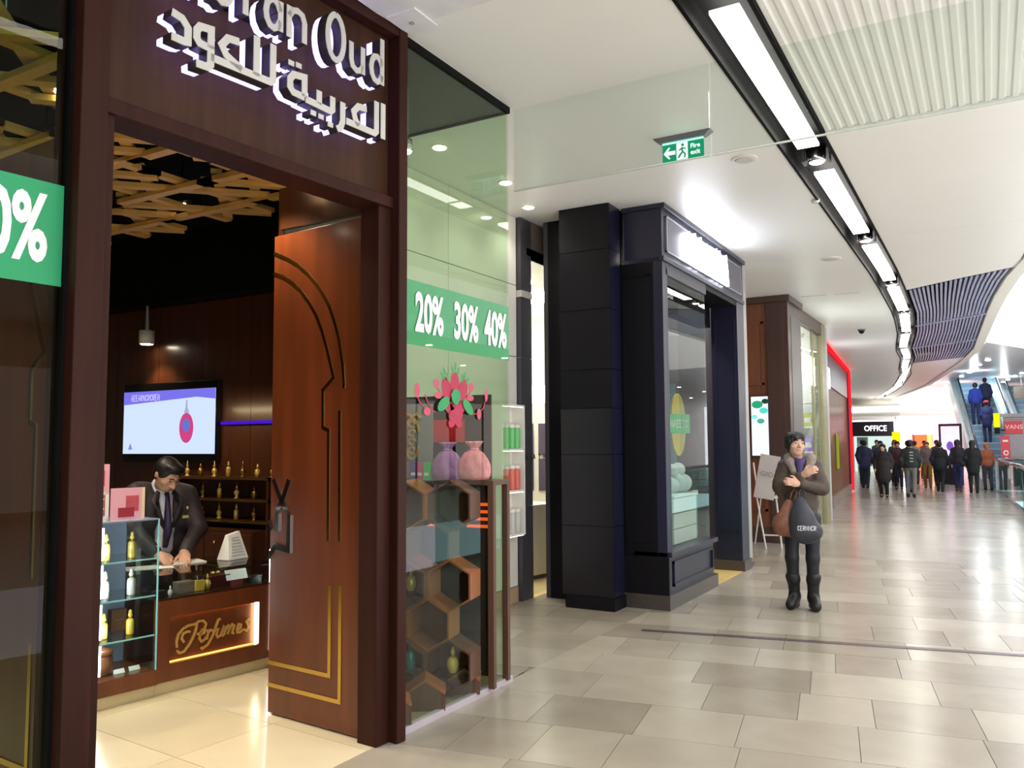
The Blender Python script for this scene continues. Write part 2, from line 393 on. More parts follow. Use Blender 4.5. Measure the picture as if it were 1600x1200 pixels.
# white edge trim and fascia
for a, b in ((-10, 2), (2, 10), (10, 13.8), (13.8, 19), (19, 24), (24, 28), (28, 38.4), (38.4, 56)):
    n = 3; q = strip_poly(lambda y: EX(y)-.02, lambda y: EX(y)+.16, a, b, n)
    MB().prism(q[::-1], 3.97, 4.75).build('edge_fascia', WHITE, ceiling)
MB().prism([(-15, -10), (.6, -10), (.45, 13), (-.3, 25), (-2.6, 40), (-6.5, 57), (-15, 57)], 4.75, 4.85).build('floor_slab', WHITE, ceiling)
# grilles: bays of slats
SLAT = mat('grille_slat', (160, 164, 196), 0.4, 0.0, var=0.03)
bays = ((14.42, 18.75), (19.0, 23.2), (23.4, 27.5))
grille = thing('ceiling_grille', 'curved grey slatted ceiling grille beside the light channel', 'grille')
MB().prism(strip_poly(lambda y: CX(y)+HW, lambda y: EX(y)-.02, 12.9, 27.8, 10)[::-1], 4.3, 4.34).build('backing', BLACKM, grille)
for y0, y1 in bays:
    for k in range(20):
        t = (k+.5)/20; ya, yb = slant(y0, t), slant(y1, t)
        f = lambda y, d: CX(y)+HW+.03+t*(EX(y)-.05-CX(y)-HW-.03)+d
        MB().prism(strip_poly(lambda y: f(y, -.017), lambda y: f(y, .017), ya, yb, 5)[::-1], 4.0, 4.09).build('slat', SLAT, grille)
    MB().prism([(CX(slant(y1, t))+HW+t*(EX(slant(y1, t))-CX(slant(y1, t))-HW), slant(y1, t)) for t in (0, .25, .5, .75, 1)] +
               [(CX(slant(y1, t))+HW+t*(EX(slant(y1, t))-CX(slant(y1, t))-HW), slant(y1, t)+.16) for t in (1, .75, .5, .25, 0)], 3.99, 4.1).build('cross_bar', SLAT, grille)
# light channel
chan = thing('trim_2', 'black recessed channel running along the mall ceiling', 'light channel', kind='structure')
for a, b in ((-10, 6.6), (6.6, 14), (14, 20), (20, 26), (26, 32), (32, 44), (44, 56)):
    MB().prism(strip_poly(lambda y: CX(y)-HW, lambda y: CX(y)+HW, a, b, 5)[::-1], 4.14, 4.2).build('channel_back', BLACKM, chan)
    for s in (-1, 1):
        MB().prism(strip_poly(lambda y: CX(y)+s*HW-.012, lambda y: CX(y)+s*HW+.012, a, b, 5)[::-1], 3.985, 4.14).build('channel_side', BLACKM, chan)
y = 1.25; k = 0; DL = emit('spot_disc', (255, 252, 246), 14.0)
while y < 52:
    xm = CX(y+1.25)
    if y < 30 or k % 1 == 0:
        o = MB().prism(strip_poly(lambda q: CX(q)-.085, lambda q: CX(q)+.085, y, y+2.5, 3)[::-1], 4.035, 4.06).build('ceiling_light', LITE)
        tag(o, 'long white light panel, number %s along the ceiling channel from the near end' % (['one', 'two', 'three', 'four', 'five', 'six', 'seven', 'eight', 'nine', 'ten', 'eleven', 'twelve', 'thirteen', 'fourteen', 'fifteen', 'sixteen'][k]), 'ceiling light', 'light panels in the ceiling channel')
    if y < 18:
        t = thing('downlight', 'small round spotlight between light panels %s and %s of the ceiling channel' % (['one', 'two', 'three', 'four', 'five', 'six', 'seven'][k], ['two', 'three', 'four', 'five', 'six', 'seven', 'eight'][k]), 'spotlight', (CX(y+2.87), y+2.87, 4.0), 0, 'round spotlights in the ceiling channel')
        MB().lathe([(.075, .02), (.085, .05), (.085, .14)], n=16).build('housing', STEEL, t, True)
        MB().lathe([(.05, .012), (.06, .02)], n=16).build('lens', DL, t, True)
        for s in (-1, 1): bx('bracket', STEEL, t, s*.10-.012, s*.10+.012, -.06, .06, .02, .12)
    y += 3.25; k += 1
for (x, yy, c, nm) in ((-1.04, 6.15, (40, 255, 90), 'green'), (-1.04, 8.6, (255, 60, 60), 'red'), (-1.04, 13.9, (255, 60, 60), 'second red')):
    o = MB().sphere((x, yy, 4.02), .012, 8, 6).build('indicator_lamp', emit('led_'+nm.split()[-1], c, 8.0), None, True)
    tag(o, 'tiny %s indicator lamp in the ceiling light channel' % nm, 'lamp')
# --- recessed white wall between the two shops
wl = thing('wall_left', 'white panelled recess wall between the perfume shop and the black pillar', 'wall', kind='structure')
zs = [0.16, 0.965, 1.735, 2.515, 3.27, 4.0]; WPAN = mat('white_panel', (226, 224, 216), 0.3, var=0.012)
bx('backing', mat('joint_dark', (84, 80, 76), 0.7), wl, -4.4, -4.262, 4.96, 7.46, 0, 4.0)
bx('skirting', mat('skirting_beige', (176, 150, 120), 0.4), wl, -4.262, -4.245, 4.96, 7.46, 0, .155)
for z0, z1 in zip(zs, zs[1:]):
    for y0, y1 in ((4.96, 6.2), (6.2, 7.46)):
        bx('wall_panel', WPAN, wl, -4.262, -4.25, y0+.003, y1-.003, z0+.004, z1-.004)
# --- glass smoke baffle hanging across the mall
bf = thing('smoke_baffle', 'clear glass smoke baffle hanging below the ceiling across the mall', 'glass baffle', (0, 5.0, 0))
for x0, x1 in ((-2.86, -1.445), (-1.43, 0.6)):
    p = bx('pane', glass('baffle_glass', (246, 249, 247), 1.3), bf, x0, x1, 0, .012, 3.405, 3.995)
    bx('polished_edge', mat('glass_edge', (206, 214, 206), 0.2), p, x0, x1, -.002, .014, 3.397, 3.405)
# ================================================================== PERFUME SHOP: room
PT = (-2.88, 3.64, 0.0); PRZ = rad(85.5)
def pw(u, y=0.0, z=0.0):
    """portal frame (u along the front, y into the shop) to world"""
    c, s = math.cos(PRZ), math.sin(PRZ); return (PT[0]+u*c-y*s, PT[1]+u*s+y*c, z)
sf = bx('floor.003', mat('grout_cream', (176, 160, 126), 0.6), None, -9.5, -2.905, -2.5, 5.2, -.3, -.006)
tag(sf, 'cream tiled floor inside the perfume shop', 'floor', kind='structure')
random.seed(5)
for i in range(-2, 9):
    for j in range(0, 7):
        u0, v0 = 0.55-0.95*j, -2.6+i*0.62; a8 = rad(4.5)
        q = [(-3.35+(x*math.cos(-a8)-y_*math.sin(-a8)), 2.4+(x*math.sin(-a8)+y_*math.cos(-a8))) for x, y_ in ((u0+.002, v0+.002), (u0+.948, v0+.002), (u0+.948, v0+.618), (u0+.002, v0+.618))]
        c = clip_poly(q, -9.5, -2.908, -2.5, 4.9)
        if area(c) > .01:
            cx = sum(p[0] for p in c)/len(c); cy = sum(p[1] for p in c)/len(c)
            MB().prism([(x-cx, y_-cy) for x, y_ in c], -.03, 0).build('tile', CREAM, sf, loc=(cx, cy, 0))
wb = thing('wall_back', 'dark wood panelled wall of the perfume shop behind the counter', 'wall', kind='structure')
for i in range(8):
    x0 = -9.5+i*.635
    bx('wall_panel', BACKW, wb, x0+.003, x0+.632, 5.2, 5.23, 0, 2.955)
bx('wall_core', BLACKM, wb, -9.5, -4.41, 5.23, 5.35, 0, 3.7)
bx('bulkhead', BLACKM, wb, -9.5, -4.42, 5.05, 5.23, 2.965, 3.62)
w2 = bx('wall_shop_far', BACKW, None, -9.6, -9.5, -2.5, 5.2, 0, 3.7); tag(w2, 'dark wood end wall deep inside the perfume shop', 'wall', kind='structure')
w3 = bx('wall_shop_near', BACKW, None, -9.5, -2.5, -2.6, -2.5, 0, 4.0); tag(w3, 'dark side wall of the perfume shop', 'wall', kind='structure')
w4 = thing('wall_shop_partition', 'wood partition between perfume shop and its display window', 'wall', kind='structure')
bx('wall_panel', BACKW, w4, -3.87, -3.82, 3.74, 4.93, 0, 4.0); bx('wall_panel', BACKW, w4, -4.41, -3.87, 4.93, 4.955, 0, 4.0); bx('wall_panel', BACKW, w4, -3.82, -2.95, 3.70, 3.73, 2.96, 4.0)
cs = MB().prism([(-9.5, -2.5), (-2.98, -2.5), (-2.98, 3.69), (-3.87, 3.69), (-3.87, 4.93), (-4.41, 4.93), (-4.41, 5.2), (-9.5, 5.2)], 3.62, 3.7).build('ceiling.002', BLACKM); tag(cs, 'black ceiling of the perfume shop above the gold lattice', 'ceiling', kind='structure')

# ================================================================== portal, sign, glazing
po = thing('shop_portal', 'dark mahogany doorway frame and sign board of the perfume shop', 'portal', PT, PRZ)
bx('post', MAHOG, po, -1.80, -1.69, -.06, .14, 0, 4.0, .006); bx('inner_jamb', MAHOG, po, -1.69, -1.63, -.0, .14, 0, 3.0, .004)
bx('post', MAHOG, po, -.005, .066, -.06, .14, 0, 4.0, .006); bx('inner_jamb', MAHOG, po, -.105, -.005, 0, .14, 0, 2.945, .004)
bx('sign_board', MAHOG2, po, -1.69, -.005, .03, .12, 2.98, 4.0)
bx('head_trim', MAHOG, po, -1.69, -.005, -.02, .14, 2.935, 3.0, .006); bx('top_trim', MAHOG, po, -1.69, -.005, -.055, .03, 3.93, 4.0, .005)
bx('soffit_panel', MAHOG, po, -1.63, -.105, .14, .2, 2.95, 3.62)
SIGNF = mat('sign_letter_face', (206, 204, 200), 0.4, var=0.03); SIGNR = mat('sign_letter_return', (70, 62, 62), .4, .5); HALO = emit('sign_halo', (176, 164, 255), 2.0)
sg = thing('illuminated_sign', 'halo lit silver shop name lettering in Latin and Arabic on mahogany board', 'sign', PT, PRZ)
LET = {  # strokes in metres along the board / above the floor
 'A': [[(-1.66, 3.545), (-1.605, 3.79), (-1.55, 3.545)], [(-1.64, 3.62), (-1.57, 3.62)]],
 'r': [[(-1.515, 3.69), (-1.515, 3.545)], [(-1.515, 3.65), (-1.49, 3.685), (-1.46, 3.69)]],
 'a': [[(-1.345, 3.69), (-1.345, 3.545)], arc(-1.385, 3.617, .042, .07, 20, 340)],
 'b': [[(-1.275, 3.79), (-1.275, 3.545)], arc(-1.235, 3.617, .042, .07, 160, -160)],
 'i': [[(-1.115, 3.69), (-1.115, 3.545)], [(-1.115, 3.75), (-1.115, 3.78)]],
 'a2': [[(-.917, 3.695), (-.917, 3.55)], arc(-.96, 3.62, .042, .07, 20, 340)],
 'n': [[(-.866, 3.70), (-.866, 3.545)], [(-.866, 3.65), (-.845, 3.685), (-.815, 3.695), (-.785, 3.685), (-.771, 3.65), (-.771, 3.55)]],
 'O': [arc(-.566, 3.667, .055, .118, 90, 450, 20)],
 'u': [[(-.458, 3.69), (-.458, 3.6), (-.447, 3.565), (-.42, 3.55), (-.39, 3.56), (-.374, 3.59)], [(-.374, 3.69), (-.374, 3.545)]],
 'd': [[(-.229, 3.795), (-.229, 3.54)], arc(-.27, 3.615, .042, .07, 20, 340)],
 'alef': [[(-.22, 3.44), (-.22, 3.245)]], 'lam': [[(-.27, 3.435), (-.27, 3.272), (-.285, 3.257), (-.49, 3.257)]],
 'ain': [[(-.345, 3.368), (-.405, 3.362), (-.438, 3.325), (-.425, 3.285), (-.40, 3.262)]],
 'ra': [[(-.515, 3.345), (-.515, 3.245), (-.528, 3.21), (-.552, 3.195)]],
 'ba': [[(-.584, 3.35), (-.584, 3.285), (-.597, 3.272), (-.76, 3.278)], [(-.598, 3.215), (-.598, 3.19)]],
 'ya': [[(-.673, 3.35), (-.673, 3.282)], [(-.66, 3.235), (-.66, 3.21)], [(-.71, 3.237), (-.71, 3.212)]],
 'ta': [[(-.767, 3.285), (-.767, 3.382), (-.835, 3.372), (-.855, 3.345), (-.855, 3.305), (-.835, 3.285), (-.767, 3.283)], [(-.85, 3.435), (-.85, 3.41)], [(-.805, 3.44), (-.805, 3.415)]],
 'lam2': [[(-.957, 3.47), (-.957, 3.30), (-.972, 3.285), (-1.29, 3.278)]], 'lam3': [[(-1.05, 3.47), (-1.05, 3.285)]],
 'ain2': [[(-1.145, 3.405), (-1.205, 3.397), (-1.236, 3.355), (-1.212, 3.318), (-1.13, 3.285)]],
 'waw': [[(-1.29, 3.315), (-1.29, 3.40), (-1.345, 3.392), (-1.36, 3.37), (-1.36, 3.335), (-1.345, 3.318), (-1.29, 3.315), (-1.29, 3.245), (-1.305, 3.228), (-1.36, 3.225)]],
 'dal': [[(-1.478, 3.398), (-1.43, 3.39), (-1.402, 3.36), (-1.402, 3.30), (-1.42, 3.295), (-1.478, 3.295)]]}
for nm, ss in LET.items():
    f, h, g_ = MB(), MB(), MB()
    wd = .034 if len(nm) > 2 or nm in ('ra', 'ba', 'ya', 'ta') else .03
    for s in ss:
        if len(s) == 2 and math.dist(*s) < .04:
            o = MB().stroke(s, wd, -.133, -.075).build('letter_dot', SIGNR, sg); MB().stroke(s, wd, -.138, -.1332).build('letter_face', SIGNF, o); MB().stroke(s, wd*.8, -.07, -.03).build('halo_light', HALO, o)
        else: f.stroke(s, wd, -.133, -.075); h.stroke(s, wd*.8, -.07, -.03); g_.stroke(s, wd, -.138, -.1332)
    o = f.build('letter', SIGNR, sg); h.build('halo_light', HALO, o); g_.build('letter_face', SIGNF, o)
# --- glazing
GRN = mat('banner_green', (36, 158, 104), 0.5, var=0.02)
WTX = mat('banner_white', (244, 244, 246), 0.5, var=0.01)
w1 = thing('window_1', 'tall shop window pane beside the doorway, nearest the camera', 'window', PT, PRZ, kind='structure')
bx('pane', GLS, w1, -4.3, -1.80, .02, .032, .02, 3.98); bx('frame', BLACKM, w1, -1.812, -1.80, .0, .05, 0, 4.0); bx('frame', BLACKM, w1, -4.3, -1.8, 0, .05, 3.97, 4.0); bx('frame', BLACKM, w1, -4.3, -1.8, 0, .05, 0, .03)
b1 = thing('sale_banner', 'green sale banner ending in 0% on the window left of the doorway', 'banner', PT, PRZ)
bx('film', GRN, b1, -3.25, -1.815, .014, .019, 2.21, 2.6)
text('lettering', '50%', .345, WTX, b1, (-2.03, .012, 2.405), FRONT, .001, .011, .54)
w5 = thing('window_2', 'glass display window box with return pane right of the doorway', 'window', (-2.88, 3.70, 0), rad(90), kind='structure')
bx('pane', GLSG, w5, .01, 1.25, 0, .012, .04, 3.97); bx('return_pane', GLSG, w5, 1.238, 1.25, .012, .93, .04, 3.97)
bx('sill', mat('sill_mauve', (186, 176, 186), 0.4), w5, 0, 1.26, -.01, .03, 0, .04); bx('sill', MATS['sill_mauve'], w5, 1.236, 1.26, .03, .93, 0, .04)
bx('head_rail', BLACKM, w5, 0, 1.262, -.012, .02, 3.955, 4.0); bx('head_rail', BLACKM, w5, 1.236, 1.262, .02, .93, 3.955, 4.0)
bx('window_soffit', mat('dark_soffit', (60, 62, 60), 0.5), w5, 0, 1.236, .02, .93, 3.965, 4.0)
bx('window_floor', mat('display_floor', (150, 128, 104), 0.4), w5, 0.01, 1.236, .015, .93, 0.0, .03)
MB().tube([(.03, .05, .05), (.03, .05, 3.95)], .007).build('cable', STEEL, w5)
b2 = thing('sale_banner', 'green sale banner reading 20% 30% 40% across the display window', 'banner', (-2.868, 3.70, 0), rad(90))
bx('film', GRN, b2, .005, 1.248, .013, .017, 2.185, 2.563)
for t_, u in (('20%', .30), ('30%', .70), ('40%', 1.065)):
    text('lettering', t_, .315, WTX, b2, (u, .008, 2.37), FRONT, .001, .011, .54)
# --- door leaves
def door_leaf(name, label, loc, rz, sgn):
    d = thing(name, label, 'door', loc, rz, 'open leaves of the arched double door', kind='structure')
    T = .025
    bx('leaf', DOORW, d, .03, .835, -T, T, .012, 2.905, .004)
    inl = {'arch_inlay': [[(.835, 2.80), (.766, 2.771), (.69, 2.737), (.616, 2.698), (.52, 2.63), (.442, 2.559), (.38, 2.485), (.328, 2.413), (.28, 2.31), (.245, 2.217), (.211, 2.066), (.199, 1.95), (.203, 1.93)],
                          [(.835, 2.67), (.785, 2.655), (.733, 2.634), (.655, 2.59), (.584, 2.537), (.505, 2.455), (.438, 2.366), (.39, 2.275), (.353, 2.187), (.307, 2.053), (.285, 1.995), (.376, 1.925), (.373, 1.707), (.325, 1.69), (.32, 1.06)],
                          [(.233, 1.80), (.226, 1.06)]],
           'base_inlay': [[(.30, .81), (.30, .306), (.835, .306)], [(.215, .82), (.215, .176), (.835, .176)]]}
    for nm, L in inl.items():
        for k, s in enumerate(L):
            for f in (-1, 1):
                MB().stroke(s, .024 if nm == 'base_inlay' else .02, f*(T-.004), f*(T+.004)).build(nm, BRASS, d)
    em = [[(.80, 1.40), (.74, 1.30), (.66, 1.20)], [(.655, 1.40), (.70, 1.30), (.76, 1.21)], [(.655, 1.19), (.655, .985), (.77, 1.0), (.835, .93)], [(.76, 1.2), (.76, 1.09)], [(.835, 1.15), (.80, 1.10)]]
    for f in (-1, 1):
        h = MB()
        for s in em: h.stroke(s, .034, f*(T), f*(T+.012))
        o = h.build('door_emblem', CHROME, d); o['label'] = 'mirror polished half emblem by the door edge'
    for z in (2.734, 1.92, 1.117, .301):
        hb = MB().box(.005, .045, -.035, .035, z-.055, z+.055)
        for q in range(5): hb.box(-.006, .012, -.03, .03, z-.05+q*.021, z-.034+q*.021)
        hb.build('hinge', STEEL, d)
    bx('edge_seal', mat('door_edge_seal', (180, 176, 120), 0.4), d, .022, .03, -.02, .02, .012, 2.905)
    return d
door_leaf('door_1', 'open mahogany door leaf with brass half arch inlay, against the display window', (-2.985, 3.605, 0), rad(174.6), 1)
q = pw(-1.66, .10); door_leaf('door_2', 'open mahogany door leaf seen through the nearest window pane', (q[0], q[1], 0), rad(177), -1)

# ================================================================== gold lattice ceiling and its lamps
la = thing('ceiling_lattice', 'suspended gold geometric lattice under the black shop ceiling', 'lattice', (0, 0, 0))
cell = .92
for i in range(4):
    for j in range(4):
        cx, cy = -3.62-cell*i, 3.58-cell*j; R = cell*.62
        for k in range(8):
            a, b = rad(22.5+45*k), rad(22.5+45*(k+3))
            p, q = Vector((cx+R*math.cos(a), cy+R*math.sin(a), 0)), Vector((cx+R*math.cos(b), cy+R*math.sin(b), 0))
            d = q-p; M = Matrix.Rotation(math.atan2(d.y, d.x), 3, 'Z')
            zz = 3.22+.018*(k % 4)
            if p.x > -3.06 or q.x > -3.06 or min(p.y, q.y) < .2: 
                sh = .6; d = d*sh
            MB().obox((0, 0, 0), (d.length, .062, .03), M).build('lattice_bar', GOLDP, la, loc=((p.x+q.x)/2, (p.y+q.y)/2, zz))
        MB().tube([(cx+.3, cy, 3.24), (cx+.3, cy, 3.62)], .004, 5).build('hanger_wire', STEEL, la)
SPOTW = emit('shop_spot', (255, 240, 214), 25.0)
spots = [(-3.76, 3.42, 3.27, 'nearest the open door leaf'), (-4.76, 3.70, 3.27, 'above the end of the counter'), (-4.5, 2.6, 3.27, 'over the middle of the shop floor'), (-3.7, 2.2, 3.27, 'just inside the doorway'), (-5.8, 3.2, 3.27, 'behind the counter'), (-4.6, 1.2, 3.27, 'near the window left of the doorway')]
for x, y_, z, wh in spots:
    t = thing('lattice_spotlight', 'black box spotlight set in the gold lattice, ' + wh, 'spotlight', (x, y_, z), rad(20), 'spotlights in the gold lattice')
    bx('housing', BLACKM, t, -.11, .11, -.07, .07, 0, .1); MB().lathe([(.03, -.012), (.036, .001)], n=14).build('lens', SPOTW, t, True)
    MB().tube([(0, 0, .1), (0, 0, .35)], .006, 6).build('stem', BLACKM, t)
    lamp('lattice_spot_light', 'SPOT', (x, y_, z-.03), 66, (1, .86, .66), .05, None, 115, .7)

# ================================================================== back wall fittings: television, shelves, bottles, drawers
tv = thing('television', 'wall mounted flat screen showing a perfume bottle on a pale blue slide', 'television', (-6.72, 5.19, 1.835))
bx('bezel', mat('tv_black', (8, 8, 10), 0.25), tv, -.66, .66, -.06, 0, -.375, .375, .006)
SCR = emit('tv_screen', (205, 222, 255), .75)
bx('screen', SCR, tv, -.655, .655, -.063, -.06, -.30, .30)
MB().prismy([(-.655, .30), (.655, .30), (.655, .20), (.40, .225), (-.655, .175)], -.066, -.063).build('screen_header', emit('tv_header', (118, 112, 226), .75), tv)
glyphs('screen_title', 12, -.54, .21, .036, .055, emit('tv_text', (190, 186, 250), .75), tv, -.068, -.066, 5)
q = MB().prismy(arc(.27, -.06, .095, .14, 0, 345, 22), -.067, -.063); q.build('screen_bottle', emit('tv_bottle', (205, 70, 130), .7), tv)
MB().prismy(arc(.27, -.035, .05, .06, 0, 345, 16), -.069, -.066).build('screen_bottle_jewel', emit('tv_jewel', (96, 120, 210), .7), tv)
MB().prismy([(.235, .08), (.305, .08), (.28, .13), (.275, .2), (.262, .2), (.258, .13)], -.067, -.063).build('screen_bottle_stopper', emit('tv_stop', (170, 170, 215), .7), tv)
MB().prismy([(-.57, -.26), (-.51, -.26), (-.54, -.2)], -.067, -.063).build('screen_logo', emit('tv_logo', (130, 140, 230), .7), tv)
pl_ = bx('led_shelf_strip', emit('purple_led', (64, 20, 190), .9), None, -6.02, -5.35, 5.15, 5.2, 1.80, 1.825); tag(pl_, 'dim purple lit strip on the wood wall right of the television', 'light strip')
BOTG = mat('bottle_gold', (214, 182, 96), 0.22, 0.4, var=0.08); BOTS = mat('bottle_silver', (214, 212, 206), 0.2, 0.3, var=0.05); BOTY = mat('bottle_amber', (220, 188, 80), 0.15, 0.1, var=0.08); BOTD = mat('bottle_antique', (150, 112, 48), 0.3, 0.8, var=0.1)
PROF = {'tall': ([(.02, 0), (.026, .005), (.026, .09), (.022, .1), (.012, .108)], [(.011, .108), (.011, .118)], [(.014, .118), (.016, .13), (.01, .145), (.013, .152), (.004, .165)]),
        'round': ([(.018, 0), (.022, .006), (.03, .03), (.034, .05), (.028, .075), (.012, .09)], [(.01, .09), (.01, .1)], [(.012, .1), (.014, .11), (.004, .14)]),
        'spire': ([(.03, 0), (.03, .008), (.014, .02), (.028, .05), (.03, .065), (.014, .09)], [(.009, .09), (.009, .1)], [(.01, .1), (.016, .115), (.006, .135), (.003, .17)])}
def bottle(kind, mt, label, cat='perfume bottle', group=None, loc=(0, 0, 0), s=1.0, cap=None):
    t = thing('perfume_bottle', label, cat, loc, random.random()*3, group)
    b, n, c = PROF[kind]; sc = lambda P: [(r*s, z*s) for r, z in P]
    MB().lathe(sc(b), n=12).build('body', mt, t, True); MB().lathe(sc(n), n=10).build('collar', BRASSD, t, True); MB().lathe(sc(c), n=10).build('stopper', cap or mt, t, True)
    return t
random.seed(11)
sh = thing('wall_shelving', 'stepped dark wood shelving with drawers on the wall behind the counter', 'shelving', (-5.85, 5.2, 0))
SHZ = (1.335, 1.15, .97)
for z in SHZ:
    b = bx('shelf', BACKW, sh, -.85, .62, -.22, 0, z-.025, z); bx('shelf_edge', BRASSD, b, -.85, .62, -.224, -.22, z-.02, z-.006)
for x in (-.85, .6): bx('side_panel', BACKW, sh, x, x+.02, -.22, 0, .0, 1.34)
bx('carcass', BACKW, sh, -.83, .6, -.36, 0, 0.05, .9)
for r in range(3):
    for c in range(5):
        x0 = -.82+c*.284; z0 = .09+r*.265
        d = bx('drawer', BACKW, sh, x0+.006, x0+.278, -.375, -.36, z0, z0+.255, .004); MB().sphere((x0+.142, -.385, z0+.18), .014, 8, 6).build('knob', BRASS, d, True)
rows = ((1.335, 'top', ('spire', 'round', 'spire', 'tall', 'spire', 'round', 'spire')), (1.15, 'middle', ('round', 'spire', 'tall', 'spire', 'round', 'spire')), (.97, 'bottom', ('spire', 'round', 'spire', 'tall', 'spire', 'round')))
for z, nm, kinds in rows:
    for k, kd in enumerate(kinds):
        bottle(kd, BOTD if k % 3 == 1 else BOTG, 'gold stoppered perfume bottle, %s from the left on the %s back wall shelf' % (ORD[k], nm), group='gold bottles on the back wall shelves', loc=(-6.5+.16+k*(1.08/(len(kinds)-1)), 5.06, z), s=.82)
for k, x in enumerate((-6.28, -5.98)):
    bottle('round', BOTS, '%s small silver bottle standing before the drawers under the wall shelves' % ('left' if k == 0 else 'right'), loc=(x, 4.93, .0) if False else (x, 4.89, .9), s=.7, group='silver bottles before the drawers')
t = thing('wall_spotlight', 'white cylinder spotlight on the wood wall above the television', 'spotlight', (-6.95, 5.05, 2.58))
MB().lathe([(.062, 0), (.07, .005), (.07, .13), (.02, .14), (.012, .37)], n=16).build('body', mat('lamp_white', (222, 214, 200), 0.4), t, True); MB().lathe([(.05, -.004), (.06, .002)], n=16).build('lens', SPOTW, t, True)
lamp('wall_spot_light', 'SPOT', (-6.95, 5.0, 2.55), 22, (1, .72, .42), .04, (-6.6, 5.2, 0), 100, .8)
lamp('shelf_fill_light', 'AREA', (-5.9, 4.75, 1.95), 3.2, (1, .75, .42), 1.0, (-5.9, 5.15, 1.1), sy=.1)  # added area fill for the shelves, no fitting hangs here
# ================================================================== COUNTER of the perfume shop
CLOC, CRZ = (-4.574, 4.426, 0.0), rad(81.8)
def cw(u, y=0.0, z=0.0):
    c, s = math.cos(CRZ), math.sin(CRZ); return (CLOC[0]+u*c-y*s, CLOC[1]+u*s+y*c, z)
ct = thing('shop_counter', 'wooden perfume counter with glowing recessed panel and glass top', 'counter', CLOC, CRZ)
bx('plinth', mat('cream_plinth', (205, 190, 150), 0.4), ct, -.88, .0, .03, .58, 0, .08)
bx('front_rail', COUNTW, ct, -.88, 0, 0, .06, .488, .61); bx('front_rail', COUNTW, ct, -.88, 0, 0, .06, .08, .19)
bx('front_stile', COUNTW, ct, -.88, -.797, 0, .06, .19, .488); bx('front_stile', COUNTW, ct, -.12, 0, 0, .06, .19, .488)
pn = bx('recessed_panel', COUNTW, ct, -.797, -.12, .05, .06, .19, .488)
bx('panel_light', emit('panel_led', (255, 236, 190), 9.0), ct, -.128, -.120, .008, .048, .195, .483)
for z in (.1915, .4825): bx('panel_light', emit('panel_glow', (255, 186, 80), 3.2), ct, -.79, -.13, .035, .049, z, z+.004)
PER = {'P': [[(-0.585, 0.404), (-0.594, 0.361), (-0.615, 0.314), (-0.641, 0.275), (-0.675, 0.24), (-0.708, 0.237), (-0.727, 0.258)], [(-0.727, 0.275), (-0.73, 0.316), (-0.719, 0.358), (-0.685, 0.39), (-0.645, 0.406), (-0.596, 0.406), (-0.568, 0.421), (-0.536, 0.418), (-0.517, 0.396), (-0.527, 0.362), (-0.558, 0.332), (-0.583, 0.34)], [(-0.676, 0.3), (-0.695, 0.329), (-0.685, 0.358), (-0.654, 0.368), (-0.633, 0.361)]], 'e': [[(-0.56, 0.328), (-0.53, 0.337), (-0.523, 0.354), (-0.541, 0.361), (-0.56, 0.339), (-0.565, 0.305), (-0.55, 0.282), (-0.526, 0.291), (-0.512, 0.308)]], 'r': [[(-0.506, 0.352), (-0.5, 0.331), (-0.511, 0.288)], [(-0.5, 0.331), (-0.479, 0.347), (-0.463, 0.338)]], 'f': [[(-0.406, 0.409), (-0.424, 0.406), (-0.44, 0.366), (-0.471, 0.294), (-0.503, 0.251), (-0.542, 0.233), (-0.549, 0.244)], [(-0.463, 0.336), (-0.42, 0.342)]], 'u': [[(-0.42, 0.35), (-0.437, 0.31), (-0.427, 0.288), (-0.406, 0.295), (-0.385, 0.35), (-0.396, 0.3), (-0.379, 0.289)]], 'm': [[(-0.363, 0.353), (-0.378, 0.293)], [(-0.368, 0.328), (-0.343, 0.353), (-0.334, 0.341), (-0.35, 0.294)], [(-0.338, 0.322), (-0.313, 0.356), (-0.299, 0.345), (-0.315, 0.298), (-0.298, 0.291)]], 'e2': [[(-0.271, 0.309), (-0.247, 0.325), (-0.243, 0.343), (-0.261, 0.349), (-0.275, 0.321), (-0.272, 0.293), (-0.251, 0.292), (-0.229, 0.306)]], 's': [[(-0.175, 0.374), (-0.198, 0.353), (-0.18, 0.316), (-0.197, 0.293), (-0.222, 0.307)]]}
for k, ss in PER.items():
    g = MB()
    for s in ss: g.stroke(s, .015, .034, .046)
    g.build('script_letter', GOLDP, ct)
bx('end_panel', COUNTW, ct, -.02, 0, .06, .6, .08, .61); bx('back_panel', COUNTW, ct, -.88, 0, .58, .6, .08, .61); bx('vitrine_deck', mat('deck_dark', (54, 34, 26), 0.2), ct, -.88, 0, 0, .6, .60, .615)
for a in ((-.875, -.04, 0, .008, .615, .757), (-.875, -.04, .592, .6, .615, .757), (-.048, -.04, 0, .6, .615, .757)): bx('vitrine_pane', GLC, ct, *a)
bx('glass_top', GLC, ct, -.88, -.035, -.005, .605, .757, .767)
LEDW = emit('white_led', (245, 250, 255), 9.0)
bx('corner_light', LEDW, ct, -.034, -.018, -.006, .01, .13, .85)
